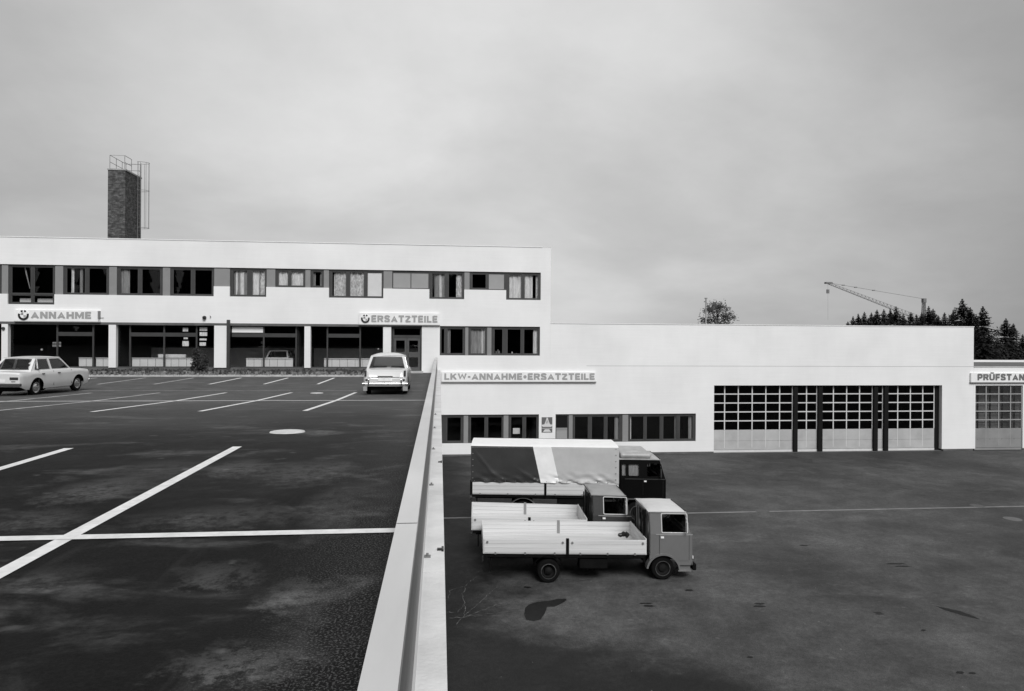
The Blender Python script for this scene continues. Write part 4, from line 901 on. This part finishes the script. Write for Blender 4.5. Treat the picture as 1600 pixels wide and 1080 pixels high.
    m_ = mk(); cxs, czs = x1_-.42, belt+.02; P = [(cxs+.10*math.sin(t*math.pi/8), .5+.23*math.cos(t*math.pi/8), czs+.2*math.sin(t*math.pi/8)) for t in range(17)]; m_.path(P, .014, 5); m_.tube((x1_-.12, .5, belt-.25), (cxs, .5, czs), .02, 6); m_.build('steering_wheel', BLACK, root)
    mk().box(x1_-.2, x1_-.03, -hc+.05, hc-.05, belt-.3, belt-.02).build('dashboard', SEAT, root)
    # gear between cab and body
    if not tarp:
        m_ = mk(); m_.box(x0_-.12, x0_-.06, -hc+.15, hc-.15, bz, bz+.06)
        for yy in (-hc+.2, -.2, .5): m_.tube((x0_-.09, yy, bz-.2), (x0_-.09, yy, top-.2), .02, 6)
        m_.tube((x0_-.1, -hc+.28, zb), (x0_-.1, -hc+.28, top+.0), .05, 10); m_.build('exhaust_and_rack', DARK, root)
    return root, T
ZT = YZ
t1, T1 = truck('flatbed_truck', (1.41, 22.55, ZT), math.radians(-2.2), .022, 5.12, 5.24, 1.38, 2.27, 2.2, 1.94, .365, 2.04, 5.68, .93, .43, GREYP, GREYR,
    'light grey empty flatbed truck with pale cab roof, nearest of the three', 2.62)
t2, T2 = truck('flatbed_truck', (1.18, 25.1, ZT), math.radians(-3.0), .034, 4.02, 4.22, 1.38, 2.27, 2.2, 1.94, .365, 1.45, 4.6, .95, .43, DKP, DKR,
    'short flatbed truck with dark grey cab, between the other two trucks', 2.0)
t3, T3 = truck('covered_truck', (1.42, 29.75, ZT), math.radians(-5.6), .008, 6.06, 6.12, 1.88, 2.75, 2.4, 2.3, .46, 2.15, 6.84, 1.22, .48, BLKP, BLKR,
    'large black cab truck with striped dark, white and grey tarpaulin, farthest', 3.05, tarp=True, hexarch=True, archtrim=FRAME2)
# tarpaulin on the large truck
def tw_(x, z, amp):
    q = amp*.35*mnoise.noise(Vector((x*.6+z*.9, z*.9, 1.7)))+amp*.10*mnoise.noise(Vector((x*3.1-z*3, z*2.6, 4.2)))
    low = max(0, 1-(z-1.72)/.45); q += low*amp*(1.5 if x < 3.4 else 3.2)*mnoise.noise(Vector((x*3.3+z*5, z*6, 9)))
    if x < 3.0:     # long hanging folds in the dark sheet
        for (fx0, fz0, sl) in ((.45, 2.6, -1.2), (1.0, 2.0, -.55), (2.3, 2.0, -.6)):
            dd = (z-fz0)-sl*(x-fx0); q += .035*math.exp(-(dd/.06)**2)*math.exp(-((x-fx0-.2)/.5)**2)
    return q
hw3 = 1.2; zt0, zt1 = 1.70, 3.17; L3 = 6.06
def sheet(f0, f1, s, m, name='tarp_panel', nx=34, nz=22, amp=.035):
    secs = []
    for i in range(nx+1):
        row = []
        for j in range(nz+1):
            q = j/nz; z = zt0+(zt1-zt0)*q; a, b = f0(q), f1(q); x = a+(b-a)*i/nx
            e = min(1, (1-q)*6)*min(1, x*5)*min(1, (L3-x)*5)
            row.append(T3(x, s*(hw3+.025+tw_(x, z, amp)*e*(1 if s < 0 else .5)), z))
        secs.append(row)
    return MB().loft(secs, cap=False).build(name, m, t3)
sheet(lambda q: 0, lambda q: 2.86-.33*q, -1, TARPD, nx=46); sheet(lambda q: 2.86-.33*q, lambda q: 3.62-.34*q, -1, TARPW, nx=14); sheet(lambda q: 3.62-.34*q, lambda q: L3, -1, TARPG, nx=40)
sheet(lambda q: 0, lambda q: L3, 1, TARPD, nx=30)
secs = []
for i in range(31):
    x = L3*i/30; row = []
    for j in range(13):
        t = -1+2*j/12; sag = -.03*math.sin(math.pi*((x*1.0) % 1.5)/1.5)*(1-abs(t)); row.append(T3(x, t*(hw3+.03), zt1+.05*(1-abs(t)**2)+sag+(-.05 if j in (0, 12) else 0)))
    secs.append(row)
MB().loft(secs, cap=False).build('tarp_top', TARPW, t3)
for x, nm in ((.0, 'tarp_rear'), (L3, 'tarp_front')):
    secs = [[T3(x, -hw3-.02+(2*hw3+.04)*i/10, zt0+(zt1-zt0)*j/6+(0 if j < 6 else .05*(1-abs(-1+i/5)**2))) for j in range(7)] for i in range(11)]
    MB().loft(secs, cap=False).build(nm, TARPD if x < 1 else TARPG, t3)
for i in range(14):
    x = .15+i*.42; m_ = MB(); m_.T = T3; m_.lathe([(.0, -.012), (.018, -.01), (.02, 0)], (x, -hw3-.03, zt0+.05), 'y', 8)
    m_.build('eyelet', CHROME, t3)
for x in (.08, 5.93):
    for k in range(6): m_ = MB(); m_.T = T3; m_.box(x-.02, x+.02, -hw3-.045, -hw3-.02, zt0+.15+k*.25, zt0+.18+k*.25); m_.build('strap_buckle', METAL, t3)
for s_ in (-1, 1): m_ = MB(); m_.T = T3; m_.box(-.03, .07, s_*(hw3-.035)-.045, s_*(hw3-.035)+.045, 1.17, 1.76); m_.build('corner_post', DARK, t3)
for a_, b_, w_ in ((6.12+.09, 6.12+.25, 1), (6.12+.35, 6.12+.79, 1)): m_ = MB(); m_.T = T3; m_.box(a_, b_, -1.02, -1.0, 1.98, 2.52); m_.build('sleeper_curtain', CURT, t3)
m_ = MB(); m_.T = T3; m_.box(6.14, 7.42, -1.08, 1.08, 2.72, 2.93); m_.build('sleeper_roof_cap', BLKR, t3, bevel=.085)
# dark bundle lying on the near truck's side board
P = Vector(gnd(975, 838, YZ+1.36)); cb_ = MB()
for i in range(3): cb_.lathe([(0, -.09), (.05, -.06), (.07+.02*i, 0), (.05, .07), (0, .1)], (P.x-.1+.1*i, P.y+.06, YZ+1.385+.03*(i % 2)), 'x', 10)
o = cb_.build('cloth_bundle', BLACK); tag(o, 'small black rag lying on the near side board of the nearest truck', 'rag')
# ------------------------------------------------------------------ cars
def car(name, loc, rz, cfg, paint, label, group):
    root = empty(name, loc, rz); tag(root, label, 'car', group)
    L, Wd, H, R = cfg['L'], cfg['W'], cfg['H'], cfg['R']; xr, xf = cfg['xr'], cfg['xf']; belt = cfg['belt']; hw = Wd/2; zb = .24
    top = cfg['top']
    def interp(P, x):
        for (a, va), (b, vb) in zip(P, P[1:]):
            if x <= b: t = max(0, (x-a)/(b-a)); t = t*t*(3-2*t) if cfg.get('smooth') else t; return va+(vb-va)*t
        return P[-1][1]
    xs = sorted(set([round(L*i/60, 3) for i in range(61)]+[round(c_+(R+.07)*math.sin(math.radians(a)), 3) for c_ in (xr, xf) for a in range(-90, 91, 10)]))
    def zbot(x):
        z = zb + max(0, (.35-x))*.35 + max(0, x-(L-.3))*.3
        for c_ in (xr, xf):
            ra = R+.07
            if abs(x-c_) < ra: z = max(z, R+.0+math.sqrt(ra*ra-(x-c_)**2))
        return z
    secs = []
    for x in xs:
        wv = hw*interp(cfg['wid'], x); zt = interp(top, x); z0_ = zbot(x); row = []
        side = []
        for i in range(9):
            t = i/8; z = z0_+(zt-z0_)*t
            q = (z-zb)/(max(zt, .6)-zb); y = wv*(1-.06*max(0, 1-q*2.2)**2-cfg.get('rnd', .05)*max(0, (q-.82)/.18)**2)
            side.append((y, z))
        fin = interp(cfg['fin'], x) if 'fin' in cfg else 0
        tops = [(wv*.86, zt+.012+fin), (wv*.7, zt+.02+fin*.3), (wv*.35, zt+.03), (0, zt+.034)]
        half = side+tops
        row = [(x, y, z) for y, z in half]+[(x, -y, z) for y, z in half[::-1][1:]]
        secs.append(row)
    MB().loft(secs, cap=True).build('body', paint, root)
    MB().box(.15, L-.2, -hw+.28, hw-.28, .2, .34).box(xr-.5, xr+.5, -hw+.12, hw-.12, .38, .72).box(xf-.5, xf+.5, -hw+.12, hw-.12, .38, .68).build('underbody', DARK, root)
    for s in (-1, 1):
        wheel(root, xr, s*(hw-.13), R, .16, s, capm=CHROME); wheel(root, xf, s*(hw-.13), R, .16, s, capm=CHROME)
    gh = cfg['gh']; (rb, rt_, ft, fb) = gh   # x of rear base, rear top, front top, front base
    zt = H-.04; z0_ = belt-.03; ins = cfg.get('ins', .30); wg = hw*cfg.get('wgf', .90)
    yy = lambda z: wg-(z-z0_)*ins
    for s in (-1, 1):
        outer = [(rb, z0_), (fb, z0_), (ft, zt), (rt_, zt)]
        hl = []
        for q in cfg['sidewin']: hl.append([(a, z0_+(zt-z0_)*b) for a, b in q])
        fn = lambda u, v, d, s=s: (u, s*(yy(v)-d), v)
        MB().plate(outer, hl, fn, .035).build('pillar_frame', paint, root)
        for q in hl: MB().plate(q, [], lambda u, v, d, s=s: (u, s*(yy(v)-.014-d), v), .004).build('side_window', CARGLASS, root)
        for q in hl:
            n = len(q); cxm = sum(p[0] for p in q)/n; czm = sum(p[1] for p in q)/n
            big = [(p[0]+(.012 if p[0] > cxm else -.012), p[1]+(.012 if p[1] > czm else -.012)) for p in q]
            MB().plate(big, [q], lambda u, v, d, s=s: (u, s*(yy(v)+.004-d), v), .008).build('window_trim', CHROME, root)
        for x in cfg['handles']: MB().box(x, x+.13, min(s*(hw*.975), s*(hw*.975+.045)), max(s*(hw*.975), s*(hw*.975+.045)), belt-.13, belt-.10).build('door_handle', FRAME if cfg.get('dh') else CHROME, root)
        for x in cfg['seams']:
            MB().plate(rect(x-.006, x+.006, .34, belt-.03), [], lambda u, v, d, s=s: (u, s*(hw*.992-.025*max(0, (v-.6))-d), v), .012).build('door_seam', FRAME, root)
    def slanted(xb, xt, z0, z1, dirn, name):
        f = lambda z: xb+(xt-xb)*(z-z0_)/(zt-z0_)
        bow = cfg.get('bow', .05)
        n = 14; w0, w1 = yy(z0_), yy(zt)
        def edge(z, m_): return [(-1+2*i/n)*(yy(z)-m_) for i in range(n+1)]
        outer = [(y, z0_) for y in edge(z0_, 0)]+[(y, zt) for y in edge(zt, 0)[::-1]]
        hb = [(y, z0_+.07) for y in edge(z0_+.07, .085)]; ht = [(y, zt-.05) for y in edge(zt-.05, .10)[::-1]]
        hole = hb+ht
        fn = lambda u, v, d: (f(v)+dirn*(bow*(1-(u/w0)**2))-dirn*d, u, v)
        MB().plate(outer, [hole], fn, .03).build(name+'_frame', paint, root)
        m_ = MB(); tt = ht[::-1]
        m_.loft([[fn(hb[i][0]+(tt[i][0]-hb[i][0])*k/5, hb[i][1]+(tt[i][1]-hb[i][1])*k/5, .010) for k in range(6)] for i in range(n+1)], cap=False).build(name, CARGLASS, root)
        return fn, hole
    slanted(rb, rt_, z0_, zt, -1, 'rear_window'); slanted(fb, ft, z0_, zt, 1, 'windscreen')
    secs = []; xs2 = [rt_-.06+(ft-rt_+.12)*i/12 for i in range(13)]; tw = yy(zt)+.015; cr_ = cfg.get('crown', .06)
    for i, x in enumerate(xs2):
        e = math.sin(math.pi*min(1, max(0, i/12)))**.5; row = []
        for j in range(15):
            t = -1+2*j/14; row.append((x+(.04*(1-t*t))*(-1 if i < 6 else 1)*(1 if i in (0, 12) else 0), tw*t, zt-.012+cr_*e*(1-abs(t)**3)))
        secs.append(row)
    MB().loft(secs, cap=False).build('roof', paint, root)
    MB().box(rb+.35, rb+.9, -wg+.2, wg-.2, .5, belt-.02).box((rb+fb)/2+.1, (rb+fb)/2+.22, -wg+.15, -.08, .5, belt+.08).box((rb+fb)/2+.1, (rb+fb)/2+.22, .08, wg-.15, .5, belt+.08).build('seats', SEAT, root, bevel=.03)
    return root
fiat = dict(L=4.03, W=1.62, H=1.42, R=.295, xr=.88, xf=3.30, belt=.90, top=[(0, .80), (.06, .855), (.8, .885), (3.0, .895), (3.6, .875), (3.95, .84), (4.03, .80)],
    wid=[(0, .95), (.12, .985), (.5, 1), (3.6, 1), (3.96, .985), (4.03, .96)], gh=(.62, 1.12, 2.42, 2.98), ins=.30,
    sidewin=[[(.86, .14), (1.02, .14), (1.10, .86), (1.05, .86)], [(1.06, .14), (1.72, .14), (1.70, .88), (1.15, .88)], [(1.82, .14), (2.82, .14), (2.40, .88), (1.80, .88)]], handles=(1.12, 2.02), seams=(.98, 1.80, 2.86), dh=True, crown=.05)
a1, b1 = (-14.72, 27.1), (-14.48, 29.5); hd = math.atan2(b1[1]-a1[1], b1[0]-a1[0])
ca = car('parked_car', (0, 0, 0), hd, fiat, CARW, 'white boxy four door saloon seen from behind its right side, far left', 'parked cars')
ca.location = (a1[0]-math.cos(hd)*.88 - math.sin(hd)*.66, a1[1]-math.sin(hd)*.88+math.cos(hd)*.66, .03)
def part(root, mb, nm, m, **k): return mb.build(nm, m, root, **k)
part(ca, MB().box(-.10, .02, -.84, .84, .40, .49), 'rear_bumper', mat('bumper_dark', .06, .4), bevel=.02); part(ca, MB().box(4.0, 4.10, -.82, .82, .38, .46), 'front_bumper', CHROME, bevel=.02)
for s in (-1, 1):
    lt = part(ca, MB().box(-.012, .02, min(s*.42, s*.72), max(s*.42, s*.72), .615, .71), 'tail_light', LAMP, bevel=.008)
    part(ca, MB().box(-.012, .02, min(s*.48, s*.62), max(s*.48, s*.62), .545, .58), 'reflector', PANEL)
    part(ca, MB().lathe([(0, .02), (.07, .02), (.085, 0)], (4.0, s*.6, .66), 'x', 14), 'headlight', RAD)
    part(ca, MB().box(.98-.0, 1.05, min(s*.725, s*.745), max(s*.725, s*.745), .93, .985), 'pillar_vent', BLACK)
part(ca, MB().box(-.012, .01, -.26, .26, .52, .63), 'number_plate', SIGNM)
part(ca, MB().lathe([(0, -.1), (.07, -.07), (.09, 0), (.07, .07), (0, .1)], (.98, -.50, 1.00), 'z', 10).lathe([(0, -.08), (.085, 0), (0, .08)], (1.02, -.47, 1.16), 'z', 10), 'mascot_on_shelf', BLIND)
retro = dict(wgf=.95, L=4.2, W=1.66, H=1.53, R=.315, xr=1.0, xf=3.55, belt=.97, smooth=True, top=[(0, .60), (.10, .86), (.5, .95), (.95, .985), (3.1, .96), (3.8, .88), (4.2, .68)],
    wid=[(0, .90), (.15, .98), (.8, 1.0), (3.4, 1.0), (3.9, .95), (4.2, .84)], fin=[(0, .10), (.2, .065), (1.2, .0), (4.2, 0)], gh=(.85, 1.30, 2.35, 2.85), ins=.26, bow=.10,
    sidewin=[[(1.22, .16), (1.85, .16), (1.85, .86), (1.42, .86)], [(1.93, .16), (2.65, .16), (2.32, .86), (1.93, .86)]], handles=(1.25, 2.05), seams=(1.1, 1.89, 2.72), crown=.12)
cx_, cy_ = gnd(604, 616.5, .03)
cbb = car('parked_car', (cx_, cy_-.75, .03), math.radians(90), retro, CARW2, 'small rounded cream car with little tail fins seen squarely from behind', 'parked cars')
part(cbb, MB().box(-.12, -.05, -.86, .86, .455, .495).box(-.1, .25, -.86, -.80, .44, .50).box(-.1, .25, .80, .86, .44, .50), 'rear_bumper', CHROME, bevel=.02)
for s in (-1, 1):
    part(cbb, MB().box(-.17, -.12, s*.60-.03, s*.60+.03, .40, .64), 'overrider', CHROME, bevel=.02)
    part(cbb, MB().box(-.015, .08, min(s*.69, s*.765), max(s*.69, s*.765), .74, .96), 'tail_light', LAMP, bevel=.015)
    part(cbb, MB().lathe([(0, -.02), (.04, -.015), (.05, .02)], (.0, s*.69, .60), 'x', 12), 'reverse_light', LAMP)
    part(cbb, MB().box(-.06, .0, min(s*.66, s*.84), max(s*.66, s*.80), .20, .36), 'mud_flap', PANEL2)
part(cbb, MB().box(-.02, .03, -.26, .26, .56, .68), 'number_plate', CURT); part(cbb, MB().box(-.02, .02, -.28, .28, .735, .755), 'boot_trim', METAL)
part(cbb, MB().tube((-.04, -.4, .3), (.3, -.4, .3), .03), 'exhaust', DARK)
part(cbb, MB().box(-.004, .02, -.66, .66, .705, .712), 'boot_seam', FRAME)
# car standing inside the showroom
show = dict(fiat); show.update(seams=(), handles=())
cs = car('showroom_car', (G(424)-.0, D+.9, -.02), math.radians(90), show, mat('showroom_car_grey', .7, .35, .05, 2, coat=.5), 'grey saloon dimly visible inside the showroom behind the left radiator', None)
cs.location.z = -.028
# ================================================================== trees, pole, crane
def spruce_mesh(seed, H=20.0):
    rnd = random.Random(seed); cr = MB(); z = H; k = 0; lean = rnd.uniform(-.3, .3)
    tr = MB().tube((0, 0, 0), (lean*.3, 0, H*.98), .26, 7, .015)
    z = H*.995
    while z > H*.10:
        f = (H-z)/H; Rr = (.12+min((H-z)*.50, 3.8))*rnd.uniform(.75, 1.15)
        n = 6 if f < .06 else 9 if f < .3 else 10
        for i in range(n):
            a = 2*math.pi*(i+rnd.random()*.8)/n+k; l = Rr*rnd.uniform(.55, 1.15); d = Vector((math.cos(a), math.sin(a), 0)); sd_ = Vector((-d.y, d.x, 0))
            up = rnd.uniform(.10, .3) if f < .2 else rnd.uniform(-.32, .02)
            base = Vector((lean*.3*(z/H), 0, z)); m_ = max(2, int(l/.5))
            prev = base
            for j in range(m_):
                t0, t1 = j/m_, (j+1)/m_
                p0 = base+d*l*t0+Vector((0, 0, up*l*t0-.10*l*t0*t0)); p1 = base+d*l*t1+Vector((0, 0, up*l*t1-.10*l*t1*t1))
                wd = (.30*(1-t0)+.10)*min(1, l*.6)+.04
                for sgn in (-1, 1):
                    tip = p0+(p1-p0)*rnd.uniform(.7, 1.3)+sd_*sgn*wd*rnd.uniform(.8, 1.8)+Vector((0, 0, rnd.uniform(-.22, .03)))
                    cr.add([p0, p1, tip], [(0, 1, 2)])
                cr.add([p0, p1, (p0+p1)/2+Vector((0, 0, -rnd.uniform(.12, .34)))], [(0, 1, 2)])
            cr.add([base+d*l*.96, base+d*l*1.05+sd_*.05, base+d*l*1.12+Vector((0, 0, up*l*1.05+.02))], [(0, 1, 2)])
        z -= rnd.uniform(.14, .22)*(1+f*1.6); k += 1
    return tr, cr
protos = []
for sd0 in range(5):
    tr, cr_ = spruce_mesh(sd0*7+3); a = tr.build('trunk', BARK); b = cr_.build('crown', NEEDLE, normals=False); protos.append((a.data, b.data)); bpy.data.objects.remove(a); bpy.data.objects.remove(b)
tops = [(1325, 502, 95), (1333, 494, 95), (1341, 490, 97), (1350.6, 487, 99), (1362, 488, 96), (1370.5, 483.5, 94), (1381, 483, 97), (1391, 482, 99), (1400, 478.5, 93), (1411, 490, 97), (1423, 487.5, 95), (1432, 491, 98), (1440, 488, 99), (1451, 478, 94), (1458, 482, 96), (1466, 493, 92), (1475.8, 488, 90), (1489.5, 485, 88), (1503.3, 466.5, 82), (1516, 479.5, 80), (1524, 495, 84), (1535.5, 478, 73), (1545, 520, 76), (1558, 527, 78), (1571, 497, 74), (1583, 505, 76), (1598, 522, 74), (1612, 505, 76), (1630, 498, 80), (1652, 490, 78)]
desc = {0: 'lowest spruce at the left end of the row above the workshop roof', 18: 'tallest spruce, rising highest above the workshop roof', 21: 'full dark spruce standing right against the workshop corner', 24: 'pointed spruce alone right of the gap above the test bay', 8: 'broad spruce top beside the crane boom', 13: 'spruce directly right of the crane mast'}
ORD = 'first second third fourth fifth sixth seventh eighth ninth tenth eleventh twelfth thirteenth fourteenth fifteenth sixteenth seventeenth eighteenth nineteenth twentieth twenty-first twenty-second twenty-third twenty-fourth twenty-fifth twenty-sixth twenty-seventh twenty-eighth twenty-ninth thirtieth'.split()
for i, (px, py, Y) in enumerate(tops):
    xt, zt = fx(px, py, Y), fz(px, py, Y); h = zt-gz; t_, c_ = protos[i % 5]
    r = empty('spruce_tree', (xt, Y, gz), random.uniform(0, 6)); s_ = h/20.0; wd = 1.0 if i in (18, 21, 24) else .85; r.scale = (s_*wd, s_*wd, s_)
    for me, nm in ((t_, 'trunk'), (c_, 'crown')): o = bpy.data.objects.new(nm, me); C.objects.link(o); o.parent = r
    tag(r, desc.get(i, '%s spruce from the left in the dark row behind the white workshop' % ORD[i]), 'spruce', 'spruces behind the workshop')
# young loose tree and pole beyond the workshop roof
Yt = 95; tx = fx(1120, 490, Yt); ztop = fz(1120, 474, Yt)
td = empty('young_tree', (tx, Yt, gz)); tag(td, 'small loose round tree showing above the workshop roof', 'tree')
mb = MB().tube((tx, Yt, gz), (tx+.1, Yt, ztop-2.2), .16, 8, .07); rnd = random.Random(5)
tipz = []
for i in range(26):
    a = rnd.uniform(0, 6.28); zb_ = rnd.uniform(ztop-4.5, ztop-1.8); l = rnd.uniform(1.0, 2.3); e = Vector((tx+math.cos(a)*l, Yt+math.sin(a)*l, min(zb_+rnd.uniform(.6, 1.9), ztop-.1))); mb.tube((tx+.05, Yt, zb_), e, .05, 5, .012); tipz.append(e)
BM(td, mb, 'trunk', BARK)
mb = MB()
for e in tipz+[Vector((tx, Yt, ztop-.5)), Vector((tx-.8, Yt, ztop-1.2)), Vector((tx-2.0, Yt, ztop-2.4))]:
    for _ in range(75):
        p = e+Vector((rnd.gauss(0, .34), rnd.gauss(0, .34), rnd.gauss(0, .3))); u = Vector((rnd.gauss(0, 1), rnd.gauss(0, 1), rnd.gauss(0, 1))).normalized(); v = u.orthogonal().normalized(); mb.add([p-u*.14, p+v*.09, p+u*.14, p-v*.09], [(0, 1, 2, 3)])
BM(td, mb, 'crown', LEAF, normals=False)
Yp = 90; px_ = fx(1103, 480, Yp); tag(MB().tube((px_, Yp, gz), (px_, Yp, fz(1103, 466, Yp)), .11, 8, .10).box(px_-.16, px_+.16, Yp-.1, Yp+.1, fz(1103, 467, Yp), fz(1103, 465.5, Yp)).build('utility_pole', METAL), 'thin grey pole standing beside the small round tree', 'pole')
# crane
Yc = 170
def cp(px, py, dy=0): return Vector((fx(px, py, Yc), Yc+dy, fz(px, py, Yc)))
cr0 = empty('tower_crane', (fx(1443, 500, Yc), Yc, gz)); tag(cr0, 'distant lattice construction crane with raised boom behind the spruces', 'crane')
def lattice(mb, A, Bp, w0, w1, n, r=.05):
    d = (Bp-A).normalized(); side = Vector((0, 1, 0)); up = d.cross(side).normalized(); pr = None
    for i in range(n+1):
        t = i/n; p = A+(Bp-A)*t; w = w0+(w1-w0)*t; ring = [p+up*w, p-up*w*.6+side*w*.7, p-up*w*.6-side*w*.7]
        for a in range(3): mb.tube(ring[a], ring[(a+1) % 3], r*.8, 4)
        if pr:
            for a in range(3): mb.tube(pr[a], ring[a], r, 4); mb.tube(pr[a], ring[(a+1) % 3], r*.6, 4)
        pr = ring
mb = MB(); lattice(mb, cp(1294, 442.8), cp(1442, 500), .28, .7, 26, .045); mb.box(cp(1293, 442).x-.6, cp(1296, 442).x+.6, Yc-.5, Yc+.5, cp(1293, 443.5).z, cp(1293, 441).z); BM(cr0, mb, 'boom', CRANEM)
mb = MB(); A = Vector((fx(1441, 500, Yc), Yc, gz)); lattice(mb, A, cp(1443.5, 470), 1.0, .38, 26, .12); p = cp(1443.7, 468); mb.box(p.x-.42, p.x+.42, Yc-.42, Yc+.42, cp(1443, 473).z, cp(1443, 466.5).z); BM(cr0, mb, 'mast', CRANEM)
mb = MB(); mb.tube(cp(1295, 442), cp(1443, 467), .045, 5)
for q in (.15, .28, .47): c_ = cp(1295, 442).lerp(cp(1443, 467), q); mb.box(c_.x-.35, c_.x+.35, Yc-.15, Yc+.15, c_.z-.12, c_.z+.12)
BM(cr0, mb, 'stay_cable', CRANEM)
mb = MB(); mb.tube(cp(1293.6, 443), cp(1293.6, 500), .018, 5); c_ = cp(1293.6, 455.5); mb.box(c_.x-.3, c_.x+.3, Yc-.2, Yc+.2, c_.z-.5, c_.z+.5); BM(cr0, mb, 'hoist_cable', CRANEM)
# unseen tree row added behind the camera to darken the window reflections
mb = MB(); rnd = random.Random(12)
for i in range(150):
    x = -150+i*2.1+rnd.uniform(-1, 1); y = -75+rnd.uniform(-8, 8); h = rnd.uniform(27, 34); nl = 10
    for k in range(nl):
        z0_ = gz+1+(h-1)*k/nl; r0 = 4.6*(1-k/nl)*rnd.uniform(.8, 1.2)+.3; m_ = 7; ph = rnd.uniform(0, 6)
        vs = [(x+r0*math.cos(ph+6.283*j/m_)*rnd.uniform(.8, 1.2), y+r0*math.sin(ph+6.283*j/m_), z0_-rnd.uniform(0, .6)) for j in range(m_)]+[(x, y, z0_+h/nl*1.9)]
        mb.add(vs, [(j, (j+1) % m_, m_) for j in range(m_)])
tag(mb.build('added_tree_row', NEEDLE, normals=False), kind='stuff')
